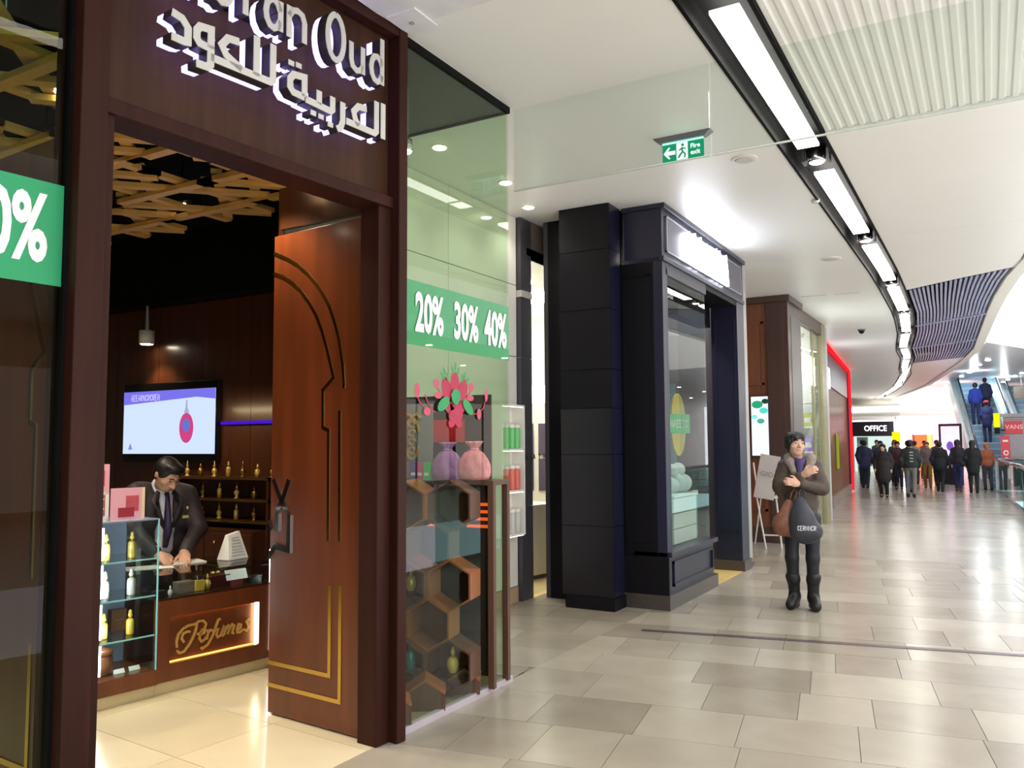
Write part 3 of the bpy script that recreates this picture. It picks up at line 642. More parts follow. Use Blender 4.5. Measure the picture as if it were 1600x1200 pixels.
# tall glass case
cs_ = thing('glass_case', 'tall glass display case of bottles left of the counter panel', 'display case', CLOC, CRZ)
bx('plinth', MATS['cream_plinth'], cs_, -1.58, -.887, .02, .4, 0, .08); bx('base', COUNTW, cs_, -1.58, -.885, -.015, .42, .08, .175)
bx('back_panel', mat('case_back', (150, 164, 190), 0.25, var=0.05), cs_, -1.58, -.9, .405, .415, .175, 1.12)
for a in ((-1.58, -.9, -.008, 0, .175, 1.135), (-.905, -.897, 0, .41, .175, 1.135)): bx('pane', GLC, cs_, *a)
bx('top_pane', mat('case_top', (160, 176, 200), 0.15), cs_, -1.58, -.897, -.008, .415, 1.128, 1.138)
GED = mat('glass_edge_cyan', (150, 214, 220), 0.15)
for z in (.40, .65, .886):
    s = bx('glass_shelf', GLC, cs_, -1.57, -.905, 0.0, .40, z-.008, z); bx('shelf_edge', GED, s, -1.57, -.905, -.002, .0, z-.009, z+.001)
bx('corner_post', GED, cs_, -.9, -.892, -.01, -.002, .175, 1.135)
for z0, z1 in ((.42, .63), (.67, .87), (.90, 1.10), (.20, .38)): bx('case_light', LEDW, cs_, -1.262, -1.235, .02, .035, z0, z1)
for z in (.45, .72, .95): p = cw(-1.2, .06, z); lamp('case_lamp', 'POINT', p, 1.6, (.85, .93, 1), .02)
random.seed(2)
CB = ((.886, 'tall', BOTG, 'gold', 'top'), (.65, 'tall', BOTS, 'silver', 'middle'), (.40, 'tall', BOTY, 'amber gold', 'lower'))
for z, kd, mt_, cn, wh in CB:
    for k, u in enumerate((-1.17, -1.0)):
        p = cw(u, .13, z); bottle(kd, mt_, '%s perfume bottle, %s of two on the %s glass case shelf' % (cn, 'left' if k == 0 else 'right', wh), group='bottles in the glass case', loc=p, s=1.02 if cn != 'amber gold' else .95)
for z, wh, c in ((.886, 'top', (36, 28, 24)), (.65, 'middle', (30, 24, 24)), (.40, 'lower', (168, 146, 84))):
    p = cw(-1.2, .3, z); o = thing('perfume_carton', 'upright %s perfume carton at the back of the %s glass case shelf' % ('golden' if wh == 'lower' else 'dark', wh), 'box', p, CRZ)
    mt_ = mat('carton_'+wh, c, 0.5); bx('carton', mt_, o, -.075, .075, -.035, .035, 0, .16, .003); bx('label_band', BRASSD, o, -.03, .03, -.037, -.035, .07, .085)
p = cw(-1.0, .3, .40); o = thing('perfume_carton', 'brown carton behind the amber bottle on the lower glass case shelf', 'box', p, CRZ); bx('carton', mat('carton_brown', (92, 60, 44), 0.5), o, -.05, .05, -.03, .03, 0, .14, .003); bx('label_band', BRASSD, o, -.03, .03, -.032, -.03, .07, .08)
p = cw(-1.17, .15, .176); o = thing('incense_jar', 'ribbed brown incense jar with lid at the bottom of the glass case', 'jar', p)
JB = mat('jar_brown', (120, 72, 44), 0.3, 0.1, var=.2, scale=30); MB().lathe([(.05, 0), (.065, .01), (.07, .06), (.066, .11), (.06, .125)], n=20).build('body', JB, o, True); MB().lathe([(.064, .125), (.068, .135), (.066, .15), (.03, .165), (.012, .168), (.014, .18), (.004, .185)], n=20).build('lid', JB, o, True)
for k, u in enumerate((-1.08, -.98)):
    p = cw(u, .1, .176); o = thing('price_card', 'small white price card on the case floor, %s the incense jar' % ('next to' if k == 0 else 'furthest from'), 'card', p, CRZ); MB().obox((0, 0, .012), (.07, .004, .03), Matrix.Rotation(rad(-35), 3, 'X')).build('card', WHITE, o); MB().box(-.03, .03, .0, .012, 0, .003).build('foot', WHITE, o)
# cards on the case
PINK = mat('card_pink', (232, 170, 186), 0.5, var=.02); PINKD = mat('card_rose', (196, 84, 96), 0.5, var=.12, scale=14); RED = mat('card_red', (160, 40, 58), 0.5, var=.08)
p = cw(-1.245, .12, 1.138)
o = thing('advert_card', 'tall pink advert card with white text panel on the glass case', 'card', p, CRZ)
bx('board', PINK, o, -.075, .08, 0, .012, 0, .355); bx('print', PINKD, o, -.07, .05, -.002, 0, .215, .315); bx('text_panel', mat('card_brown', (150, 92, 90), 0.5), o, -.07, .055, -.002, 0, .03, .16)
bx('border', WHITE, o, -.075, .08, -.0015, 0, .0, .025); bx('border', WHITE, o, .058, .08, -.0015, 0, 0, .18); bx('border', WHITE, o, -.075, .08, -.0015, 0, .165, .18)
for i in range(4): bx('text_line', WHITE, o, -.065+.008*(i % 2), .05-.01*(i % 3), -.003, -.002, .13-i*.02, .139-i*.02)
bx('stand', WHITE, o, -.02, .02, .012, .07, 0, .006)
p = cw(-1.055, .10, 1.138)
o = thing('advert_card', 'wide pink advert card showing a red box on the glass case', 'card', p, CRZ)
bx('board', PINK, o, -.105, .115, 0, .012, 0, .20); bx('print', PINKD, o, -.01, .075, -.002, 0, .05, .15); bx('print', RED, o, -.06, .045, -.003, -.002, .015, .075); bx('edge_band', mat('card_cream', (232, 214, 178), .5), o, .095, .115, -.002, 0, .0, .2); bx('stand', WHITE, o, -.02, .02, .012, .07, 0, .006)
# on and in the counter
PAPER = mat('paper', (240, 238, 230), 0.6, var=.02)
p = cw(-.74, .40, .768); o = thing('paper_sheet', 'white paper sheet beside the glass case under the pen', 'paper', p, CRZ-rad(20)); MB().box(-.15, .15, -.1, .1, 0, .002).box(-.13, .12, -.09, .09, .002, .003).build('sheet', PAPER, o)
p = cw(-.47, .43, .768); o = thing('paper_pad', 'white order pad under the salesman hand on the counter', 'paper', p, CRZ-rad(12)); bx('pad', PAPER, o, -.14, .14, -.09, .09, 0, .008); bx('cover_sheet', WHITE, o, -.138, .138, -.088, .088, .008, .0095); bx('binding', STEEL, o, -.14, -.125, -.09, .09, .008, .012)
p = cw(-.0, .31, .615); o = thing('desk_sign', 'white wedge shaped louvred desk stand at the counter end', 'desk stand', cw(-.135, .32, .768), CRZ+rad(12))
MB().add([(-.1, -.06, 0), (.1, -.06, 0), (.1, .06, 0), (-.1, .06, 0), (-.06, -.01, .18), (.055, -.01, .2), (.055, .02, .2), (-.06, .02, .18)], [(0, 3, 2, 1), (4, 5, 6, 7), (0, 1, 5, 4), (1, 2, 6, 5), (2, 3, 7, 6), (3, 0, 4, 7)]).build('body', PAPER, o, bevel=.004)
for i in range(7):
    z = .03+i*.021; wdt = .075-.0055*i; MB().obox((0, -.062+.26*z, z), (2*wdt*.85, .006, .009), Matrix.Rotation(rad(-15), 3, 'X')).build('louvre', mat('grey_plastic', (188, 184, 174), .5), o)
p = cw(-.235, .12, .615); o = thing('price_card', 'bright white card standing inside the counter glass top', 'card', p, CRZ)
MB().obox((0, 0, .07), (.17, .006, .075), Matrix.Rotation(rad(-25), 3, 'X')).build('card', mat('card_white', (250, 252, 255), .4), o); bx('holder', mat('holder_rose', (150, 60, 70), .4), o, -.05, .05, -.01, .03, 0, .045)
def cbox(u, y_, wx, wy, h, mt_, lab, cat='box', lid=None):
    o = thing('gift_box', lab, cat, cw(u, y_, .615), CRZ); bx('box', mt_, o, -wx/2, wx/2, -wy/2, wy/2, 0, h*.75, .002); bx('lid', lid or mt_, o, -wx/2-.002, wx/2+.002, -wy/2-.002, wy/2+.002, h*.75, h, .002); return o
cbox(-.64, .12, .12, .07, .075, mat('box_grey', (122, 108, 96), .5), 'grey carton beside the square amber bottle in the counter')
cbox(-.36, .17, .15, .1, .08, mat('box_maroon', (78, 28, 30), .35), 'dark red lacquer box in the counter glass top')
cbox(-.10, .10, .09, .06, .05, mat('box_black', (40, 36, 36), .35), 'black box at the lit end of the counter glass')
cbox(-.83, .10, .07, .05, .04, mat('box_black', (40, 36, 36), .35), 'small black box at the case end of the counter glass')
o = thing('perfume_bottle', 'square amber perfume bottle with silver cap inside the counter glass', 'perfume bottle', cw(-.545, .09, .615), CRZ)
bx('body', BOTY, o, -.035, .035, -.018, .018, 0, .075, .004); bx('collar', STEEL, o, -.012, .012, -.01, .01, .075, .085); bx('cap', STEEL, o, -.022, .022, -.014, .014, .085, .105, .003)
bottle('round', BOTG, 'small ornate gold bottle right of the amber bottle in the counter', loc=cw(-.475, .10, .615), s=.75)
bottle('round', BOTS, 'silver ornament flask near the case end of the counter', loc=cw(-.77, .06, .615), s=.5)
for k, u in enumerate((-.39, -.35)):
    pp = cw(u, .17, .697); o = MB().sphere((0, 0, .012), (.022, .014, .012), 10, 6).build('gold_trinket', BOTG, None, True, loc=pp); tag(o, '%s cream gold trinket lying on the dark red lacquer box' % ('left' if k == 0 else 'right'), 'trinket', 'trinkets on the lacquer box')

# ================================================================== DISPLAY WINDOW contents (right of the door)
COPW = wood('copper_wood', (150, 92, 56), 0.35, .2, 2.0); DISW = wood('display_wood', (92, 62, 48), 0.45, .2, 2.0)
dp = thing('honeycomb_display', 'brown wooden honeycomb shelving inside the display window', 'shelving', (-3.3, 4.47, .03), rad(14))
def hexpts(cx, cz, r): return [(cx+r*math.cos(rad(30+60*k)), cz+r*math.sin(rad(30+60*k))) for k in range(6)]
HR = .165; dx = HR*math.sqrt(3); cells = []
for r in range(5):
    for c in range(3):
        x = (c-1)*dx + (dx/2 if r % 2 else 0); z = HR+.03+r*HR*1.5
        if x > .38: continue
        cells.append((x, z, r, c))
        P = hexpts(x, z, HR); Q = hexpts(x, z, HR-.014); D = .26 if (r+c) % 2 else .2
        g = MB(); vs = [(a, -D, b) for a, b in P]+[(a, .0, b) for a, b in P]+[(a, -D, b) for a, b in Q]+[(a, 0, b) for a, b in Q]
        fs = []
        for k in range(6):
            k2 = (k+1) % 6; fs += [(k, k2, 6+k2, 6+k), (12+k2, 12+k, 18+k, 18+k2), (k2, k, 12+k, 12+k2)]
        g.add(vs, fs); g.build('cell', COPW if (r*2+c) % 3 == 0 else DISW, dp)
        if (r+c) % 3 != 1: MB().add([(a, -.005, b) for a, b in Q], [(0, 1, 2, 3, 4, 5)]).add([(a, 0, b) for a, b in Q], [(5, 4, 3, 2, 1, 0)]).build('cell_back', DISW, dp)
for (x, z, r, c) in cells:
    if (r, c) in ((0, 1), (1, 0), (2, 1), (3, 2), (0, 2)): bx('glass_shelf', GLC, dp, x-HR*.8, x+HR*.8, -.24, 0, z-.06, z-.054)
def dw(x, y_, z):
    a = rad(14); return (-3.3+x*math.cos(a)-y_*math.sin(a), 4.47+x*math.sin(a)+y_*math.cos(a), .03+z)
DB = {(0, 1): ('tall', mat('bottle_teal', (96, 196, 204), .15, .3), 'ribbed turquoise perfume bottle in the lowest honeycomb row'), (1, 0): ('spire', BOTG, 'gold spire bottle in the second honeycomb row'), (2, 1): ('round', BOTG, 'round gold bottle in the middle honeycomb row'), (0, 2): ('round', BOTY, 'round amber bottle in the lowest honeycomb row'), (3, 2): ('spire', BOTS, 'silver spire bottle in the fourth honeycomb row')}
for (x, z, r, c) in cells:
    if (r, c) in DB:
        kd, mt_, lb = DB[(r, c)]; bottle(kd, mt_, lb, loc=dw(x, -.13, z-.054), s=1.15)
# little copper pitched boxes around the honeycomb
def pitched(loc, rz, w_, h, d_, lab):
    o = thing('copper_display_block', lab, 'display block', loc, rz)
    MB().prismy([(-w_/2, 0), (w_/2, 0), (w_/2, h*.55), (0, h), (-w_/2, h*.55)], -d_/2, d_/2).build('block', DISW, o)
    for s in (-1, 1):
        L = math.hypot(w_/2, h*.45); MB().obox((s*w_/4, 0, h*.775+.006), (L, d_+.01, .012), Matrix.Rotation(s*math.atan2(h*.45, w_/2), 3, 'Y')).build('sloped_top', COPW, o)
    return o
for k, (l, rz, a) in enumerate((((-3.02, 3.83, .03), 40, (.22, .2, .2, 'pitched copper wood block on the window floor beside the doorpost')), ((-3.02, 4.16, .03), 35, (.24, .17, .2, 'pitched copper wood block on the window floor, middle')), ((-2.99, 4.55, .03), 30, (.2, .15, .2, 'pitched copper wood block on the window floor near the glass corner')))):
    pitched(l, rad(rz), *a)
st = thing('display_table', 'narrow dark display table with red lit slats behind the honeycomb', 'display table', (-3.28, 4.72, 0), rad(6))
bx('top', DISW, st, -.46, .44, -.12, .14, 1.335, 1.365)
for x in (-.44, .42):
    for y_ in (-.1, .12): bx('leg', DISW, st, x-.02, x+.02, y_-.02, y_+.02, .03, 1.335)
bx('back_panel', mat('dark_back', (46, 32, 28), .5), st, -.46, .30, .145, .16, .03, 1.95)
for k in range(4):
    for x0, x1 in ((-.2, .06), (.12, .32)): bx('lit_slat', emit('red_slat', (255, 96, 40), .8), st, x0, x1, .125, .14, 1.03+k*.05, 1.05+k*.05)
bx('red_valance', mat('red_satin', (196, 34, 40), .45), st, -.28, .1, .12, .14, 1.62, 1.78)
# gift bags
def gift_bag(loc, rgb, lab, s=1.0, rz=0.0):
    o = thing('gift_pouch', lab, 'gift pouch', loc, rz); mt_ = mat('organza_%d_%d' % (rgb[0], rgb[2]), rgb, .35, var=.18, scale=18, bump=.5)
    g = MB(); n = 28; vs = []; fs = []
    prof = [(.02, 0, 0), (.08, 0, .3), (.092, .012, .8), (.098, .05, 1.2), (.094, .09, 1.6), (.08, .13, 2.2), (.055, .165, 2.6), (.024, .188, .6), (.03, .2, 1.5), (.046, .222, 3.2), (.05, .236, 4.0), (.02, .226, 1.0)]
    for r, z, wv in prof:
        for k in range(n):
            a = 2*PI*k/n; rr = r*(1+.05*wv*math.sin(a*7+z*20)); vs.append((rr*math.cos(a)*s, rr*math.sin(a)*.55*s, z*s))
    for i in range(len(prof)-1):
        for k in range(n): fs.append((i*n+k, i*n+(k+1) % n, (i+1)*n+(k+1) % n, (i+1)*n+k))
    fs.append(tuple(range(n-1, -1, -1))); fs.append(tuple(range((len(prof)-1)*n, len(prof)*n)))
    g.add(vs, fs).build('pouch', mt_, o, True)
    MB().tube([(.027*math.cos(2*PI*k/14)*s, .016*math.sin(2*PI*k/14)*s, .189*s) for k in range(15)], .005, 5).build('ribbon', mat('ribbon_%d' % rgb[0], tuple(min(255, v+20) for v in rgb), .3), o, True)
gift_bag((-3.17, 4.62, 1.366), (168, 108, 176), 'purple organza gift pouch standing on the display table', 1.08, rad(20))
gift_bag((-2.985, 4.66, 1.366), (232, 130, 152), 'pink organza gift pouch standing on the display table', 1.1, rad(20))
gift_bag(dw(-.14, -.12, HR*2*1+HR*1.5*4+.03-.02), (206, 160, 206), 'pale lilac gift pouch on top of the honeycomb shelving', .95, rad(20))
# grey poster panel with gold emblem
o = thing('emblem_panel', 'grey upright panel with vertical gold emblem beside the gift pouches', 'panel', (-3.43, 4.60, 1.366), rad(12))
bx('panel', mat('panel_grey', (132, 128, 134), .5), o, -.16, .13, 0, .015, 0, .52); GE = MB().stroke(arc(-.02, .28, .055, .14, 20, 340, 16), .012, -.012, 0)
for k in range(4): GE.stroke(arc(-.02, .20+.06*k, .024, .022, 0, 300, 8), .01, -.012, 0)
GE.build('emblem', GOLDP, o); MB().stroke([(-.09, .42), (-.05, .45), (-.02, .43), (.01, .45), (.05, .42)], .012, -.012, 0).build('emblem', GOLDP, o); bx('foot', DISW, o, -.1, .1, -.03, .04, -.0, .012)
for k, (c, n_) in enumerate((((86, 74, 150), 'violet'), ((206, 74, 130), 'magenta'), ((46, 178, 96), 'green'))):
    o = thing('fragrance_box', '%s slim fragrance box leaning in front of the grey emblem panel' % n_, 'box', (-3.42+.055*k, 4.53, 1.366), rad(12)); mt_ = mat('frag_'+n_, c, .4)
    bx('box', mt_, o, 0, .048, 0, .03, 0, .12, .002); bx('label', WHITE, o, .008, .04, -.001, 0, .03, .05)
# flower decal on the window pane
fd = thing('flower_decal', 'red flower and green leaf decal stuck on the display window glass', 'decal', (-2.878, 3.70, 0), rad(90))
FR = mat('decal_red', (176, 38, 74), .5, var=.15, scale=20); FG = mat('decal_green', (44, 150, 88), .5, var=.1); FPK = mat('decal_pink', (198, 76, 106), .5)
dk = [0]
def decal_ell(cx, cz, rx, rz, ang, mt_, nm, y0=-.006):
    P = [(cx+rx*math.cos(t)*math.cos(rad(ang))-rz*math.sin(t)*math.sin(rad(ang)), cz+rx*math.cos(t)*math.sin(rad(ang))+rz*math.sin(t)*math.cos(rad(ang))) for t in [2*PI*k/14 for k in range(14)]]
    dk[0] += 1; y0 -= .0012*(dk[0] % 4) + (.005 if nm == 'leaf' else 0)
    MB().prismy(P, y0, y0+.001).build(nm, mt_, fd)
for a in ((.47, 1.945, .05, .075, 20), (.56, 1.975, .05, .08, 0), (.65, 1.945, .05, .075, -20), (.50, 1.83, .09, .035, -35), (.60, 1.80, .05, .06, 0), (.64, 1.84, .09, .035, 40), (.56, 1.78, .07, .04, 0), (.56, 1.84, .05, .05, 0), (.53, 1.74, .04, .03, 30), (.60, 1.74, .04, .03, -30)): decal_ell(*a, FR, 'petal')
for a in ((.56, 1.90, .05, .05, 45), (.43, 1.85, .07, .035, 30), (.70, 1.84, .07, .035, -35)): decal_ell(*a, FG, 'leaf', -.009)
for k, (x, z, an) in enumerate(((.56, 2.09, 90), (.53, 2.06, 110), (.59, 2.06, 70), (.44, 2.05, 120), (.42, 2.02, 130), (.47, 2.02, 100), (.67, 2.04, 60), (.70, 2.01, 50), (.64, 2.02, 80))): decal_ell(x, z, .028, .009, an, FG, 'leaf')
for a in ((.36, 1.97, .028, .028, 0), (.75, 1.97, .028, .028, 0), (.17, 1.92, .025, .045, 0), (.93, 1.925, .018, .04, 0), (.38, 1.90, .04, .02, 0), (.74, 1.90, .04, .02, 0), (.27, 1.80, .035, .025, 0), (.84, 1.80, .025, .035, 0)): decal_ell(*a, FPK, 'petal')
for s in ([(.17, 1.9), (.2, 1.85), (.27, 1.81), (.36, 1.80)], [(.36, 1.95), (.42, 1.91), (.47, 1.88)], [(.75, 1.95), (.70, 1.9), (.65, 1.88)], [(.93, 1.9), (.9, 1.84), (.82, 1.8), (.75, 1.8)], [(.25, 1.9), (.28, 1.85), (.33, 1.82)]): MB().stroke(s, .008, -.0045, -.0035).build('stem', FR, fd)
# lit wall niche of coloured jars on the white recess wall
nc_ = thing('wall_niche', 'white lit shelf case of coloured jars on the recess wall', 'shelf case', (-4.25, 6.88, .7), rad(90))
bx('back', WHITE, nc_, 0, .46, -.02, 0, 0, 1.3)
for x in (0, .44): bx('side', WHITE, nc_, x, x+.02, -.16, -.02, 0, 1.3)
for z in (0, .43, .84, 1.28): s = bx('shelf', WHITE, nc_, .02, .44, -.16, -.02, z, z+.02); bx('shelf_light', emit('niche_led', (255, 252, 240), 3.0), s, .03, .43, -.155, -.15, z-.006, z)
for z, c, n_ in ((.86, (110, 196, 120), 'green'), (.45, (214, 110, 96), 'coral'), (.02, (196, 196, 190), 'pale')):
    for k in range(4):
        o = thing('jar', '%s jar, %s from the left on the %s shelf of the white wall case' % (n_, ORD[k], {'green': 'top', 'coral': 'middle', 'pale': 'bottom'}[n_]), 'jar', (-4.15, 6.88+.075+k*.103, .7+z), 0, 'jars in the wall case')
        MB().lathe([(.036, 0), (.04, .01), (.04, .2), (.034, .21)], n=12).build('body', mat('jar_'+n_, c, .3), o, True); MB().lathe([(.036, .21), (.036, .24)], n=12).build('lid', WHITE, o)
# small lamp hanging in the window box
o = thing('window_spotlight', 'small bright spotlight hanging at the top of the display window', 'spotlight', (-3.05, 4.0, 3.42))
MB().tube([(0, 0, .05), (0, 0, .545)], .006, 6).build('stem', STEEL, o); MB().lathe([(.03, 0), (.038, .01), (.03, .07), (.01, .08)], n=12).build('head', STEEL, o, True); MB().sphere((0, 0, -.005), (.03, .03, .018), 10, 6).build('bulb', emit('window_bulb', (255, 252, 240), 30), o, True)
lamp('window_spot', 'SPOT', (-3.05, 4.05, 3.38), 55, (1, .93, .82), .04, (-3.25, 4.5, 0), 80, .6)
# ================================================================== BLACK PILLAR
pl = thing('black_pillar', 'black panelled pillar beside the navy shopfront', 'pillar', (0, 0, 0))
px0, px1, py0, py1 = -3.74, -3.19, 7.46, 7.74
bx('core', BLACKM, pl, px0+.02, px1-.02, py0+.02, py1, 0, 4.0)
for z0, z1 in ((.12, .8), (.8, 1.5), (1.5, 1.955)): bx('front_panel', mat('pillar_gloss', (15, 15, 26), .28), pl, px0, px1, py0, py0+.02, z0+.003, z1-.003); bx('side_panel', mat('pillar_blue', (22, 24, 46), .3), pl, px1-.02, px1, py0+.02, py1, z0+.003, z1-.003)
for z0, z1 in ((1.955, 2.34), (2.34, 2.94), (2.94, 3.54), (3.54, 4.0)): bx('front_panel', NAVYD, pl, px0, px1, py0, py0+.02, z0+.003, z1-.003); bx('side_panel', MATS['pillar_blue'], pl, px1-.02, px1, py0+.02, py1, z0+.003, z1-.003)
bx('plinth', NAVYD, pl, px0+.05, px1+.02, py0-.03, py1, 0, .12)
# ================================================================== NAVY SHOPFRONT (front plane x = -2.75, local x along the mall, y into the shop)
nv = thing('navy_shopfront', 'dark navy panelled shopfront with corner window and framed fascia', 'shopfront', (-2.75, 7.76, 0), rad(90))
NW = 3.1
# corner pier and panelled side
bx('corner_pier', NAVY, nv, 0, .11, 0, .10, .13, 3.42, .004); bx('side_wall', NAVYD, nv, 0.0, .05, .10, .44, 0, 3.42)
for z0, z1 in ((.62, 3.3),): 
    for a, b in ((.13, .15), (.40, .42)): bx('side_moulding', NAVYD, nv, -.012, 0, a, b, z0, z1)
    for z in (z0, z1): bx('side_moulding', NAVYD, nv, -.012, 0, .13, .42, z-.02, z)
bx('side_base', NAVYD, nv, -.03, 0.0, -.02, .44, .13, .5); bx('side_plinth', PLINTH, nv, -.04, .05, .36, .44, 0, .14)
# bulkhead under the window
bx('stall_riser', NAVY, nv, 0.05, 1.54, .01, .34, .13, .50); bx('sill', NAVY, nv, 0.0, 1.56, -.045, .35, .50, .55, .006); bx('riser_plinth', PLINTH, nv, -.04, 1.58, -.03, .36, 0, .14)
for (a, b, c, d) in ((.16, 1.48, .20, .225), (.16, 1.48, .42, .445), (.16, .185, .2, .445), (1.455, 1.48, .2, .445)): bx('riser_moulding', NAVY, nv, a, b, -.012, .01, c, d)
# window
bx('window_frame', NAVY, nv, .11, .145, -.0, .06, .55, 3.36); bx('window_head', NAVY, nv, .11, 1.46, 0, .06, 3.30, 3.42)
bx('window_pane', glass('navy_glass', (235, 242, 240)), nv, .145, 1.46, .02, .032, .55, 3.30); bx('return_pane', MATS['navy_glass'], nv, 1.448, 1.46, .032, .34, .55, 3.30)
# doorway and far pier
bx('door_head', NAVYD, nv, 1.46, 2.75, .0, .34, 3.36, 3.46); bx('door_head_inner', NAVYD, nv, 1.46, 2.75, .34, .5, 3.10, 3.46)
bx('far_pier', NAVY, nv, 2.78, 3.1, 0, .34, .12, 3.46, .004); bx('far_pier_plinth', PLINTH, nv, 2.75, 3.12, -.03, .36, 0, .13)
for (a, b, c, d) in ((.05, .29, .62, .64), (.05, .29, .5, .52), (.05, .29, .22, .24), (.05, .29, .44, .46), (.03, .05, .7, 3.2), (.28, .3, .7, 3.2)): bx('pier_moulding', NAVY, nv, 2.765, 2.78, a, b, c, d)
# fascia
bx('fascia', NAVY, nv, 0, NW, .0, .4, 3.46, 4.0); bx('cornice', NAVY, nv, -.02, NW+.02, -.04, .42, 3.95, 4.0, .006); bx('fascia_rail', NAVY, nv, -.01, NW+.01, -.02, .03, 3.42, 3.47, .004)
GRM = mat('fascia_grey', (96, 92, 108), .4); bx('sign_panel', GRM, nv, .12, NW-.12, -.012, .0, 3.54, 3.88)
SILV = mat('silver_trim', (176, 176, 184), .3, .8)
for (a, b, c, d) in ((.11, NW-.11, 3.88, 3.895), (.11, NW-.11, 3.525, 3.54), (.11, .125, 3.525, 3.895), (NW-.125, NW-.11, 3.525, 3.895)): bx('sign_frame', SILV, nv, a, b, -.018, .0, c, d)
s2 = thing('illuminated_sign', 'glowing white lettering on the navy shopfront fascia', 'sign', (-2.75, 7.76, 0), rad(90))
NVS = emit('navy_sign', (236, 240, 255), 10.0)
glyphs('letter', 8, .66, 3.575, .205, .26, NVS, s2, -.06, -.02, 3, .05)
# room behind the navy front
nr = thing('wall_navy_room', 'interior walls of the navy fronted shop', 'wall', kind='structure')
bx('wall_panel', mat('navy_room', (70, 66, 76), .5), nr, -4.1, -4.05, 7.8, 10.85, 0, 4.0); bx('wall_panel', NAVYD, nr, -4.05, -3.2, 7.80, 7.85, 0, 4.0); bx('wall_panel', MATS['navy_room'], nr, -4.05, -3.12, 10.78, 10.85, 0, 4.0); bx('room_floor', mat('navy_room_floor', (222, 190, 120), .35), nr, -4.05, -2.75, 7.85, 10.78, -.05, .004); bx('room_ceiling', mat('navy_room_ceil', (110, 108, 108), .5), nr, -4.05, -3.1, 7.85, 10.78, 3.9, 3.98)
lamp('navy_room_light', 'AREA', (-3.6, 9.6, 3.8), 40, (1, .92, .8), .7, sy=1.2)
bx('back_display', mat('teal_panel', (90, 150, 140), .4, var=.2, scale=3), nr, -3.45, -3.42, 7.86, 9.2, .5, 2.0)
# display goods in the navy window
o = thing('drawer_chest', 'white low drawer chest in the navy shop window', 'chest', (-2.98, 8.28, .55), rad(90))
for k in range(3): d = bx('drawer', WHITE, o, .0, .75, -.12, .16, .01+k*.16, .16+k*.16, .004)
bx('top', WHITE, o, -.02, .77, -.14, .18, .49, .52, .004)
for k, (y_, z, r) in enumerate(((8.0, 1.06, .1), (8.16, 1.05, .085), (8.33, 1.07, .105), (8.54, 1.06, .1), (8.24, 1.2, .075), (8.44, 1.21, .08))):
    o = MB().sphere((0, 0, r), r, 16, 10).build('white_ball', mat('ball_white', (216, 222, 220), .5, var=.06), None, True, loc=(-2.96 if k < 4 else -2.98, y_+.35, 1.07 if k < 4 else 1.235)); tag(o, 'round white soap ball, %s of the six on the drawer chest in the navy window' % ORD[k], 'ball', 'white balls on the drawer chest')
o = thing('oval_board', 'yellow oval board with green name band behind the navy window', 'board', (-3.1, 9.2, 1.42), rad(70))
MB().prismy(arc(0, .40, .13, .36, 0, 345, 24), 0, .02).build('board', mat('oval_yellow', (222, 188, 60), .4), o); bx('name_band', mat('band_green', (60, 190, 110), .4), o, -.19, .19, -.012, 0, .30, .52); glyphs('lettering', 6, -.16, .37, .055, .08, WHITE, o, -.016, -.012, 9); bx('stand', NAVYD, o, -.01, .01, .005, .02, -.36, .05); bx('stand_foot', NAVYD, o, -.1, .1, -.08, .1, -.37, -.355)
o = thing('standing_poster', 'dark teal poster panel standing behind the yellow oval board', 'panel', (-3.3, 9.25, 1.07), rad(70)); bx('panel', mat('poster_teal', (30, 84, 100), .4), o, -.3, .3, .05, .07, 0, 1.25); bx('base', NAVYD, o, -.2, .2, -.02, .14, -.02, 0)
o = thing('display_plinth', 'pale green display plinth in the navy window', 'plinth', (-3.25, 9.25, .0), rad(90)); bx('block', mat('plinth_green', (120, 176, 150), .4), o, -.3, .42, -.2, .2, 0, 1.05); bx('top', WHITE, o, -.31, .43, -.21, .21, 1.03, 1.05)
# white end pier beyond the navy front
ep = thing('end_pier', 'narrow pale grey pier between the navy and wood shopfronts', 'pier', (0, 0, 0)); bx('shaft', mat('pier_pale', (176, 172, 172), .35), ep, -3.1, -2.76, 10.92, 11.07, .06, 4.0); bx('foot', PLINTH, ep, -3.1, -2.75, 10.91, 11.08, 0, .06)

# ================================================================== BRIGHT JEWELLERY SHOP behind the pillar
ag = thing('wall_jewellery', 'bright white interior of the jewellery shop in the recess', 'wall', kind='structure')
JW = mat('bright_white', (246, 243, 236), .4, var=.01)
bx('wall_panel', JW, ag, -6.6, -6.5, 7.5, 11.6, 0, 3.9); bx('wall_panel', JW, ag, -6.5, -4.3, 11.5, 11.6, 0, 3.9) ; bx('room_ceiling', JW, ag, -6.5, -4.2, 7.6, 11.5, 3.62, 3.7); bx('wall_panel', JW, ag, -6.5, -4.35, 7.44, 7.5, 0, 3.9); bx('room_floor', mat('agatha_floor', (226, 200, 150), .3), ag, -6.5, -4.2, 7.5, 11.5, -.1, .004)
jf = thing('jewellery_shopfront', 'dark grey metal frame of the jewellery shop beside the white wall', 'shopfront', (0, 0, 0))
DG = mat('dark_grey_frame', (66, 66, 72), .35)
for z0, z1 in ((0, .96), (.96, 1.735), (1.735, 2.51), (2.51, 3.15), (3.22, 4.0)): bx('frame_panel', DG, jf, -4.3, -4.2, 7.47, 7.70, z0+.003, z1-.003)
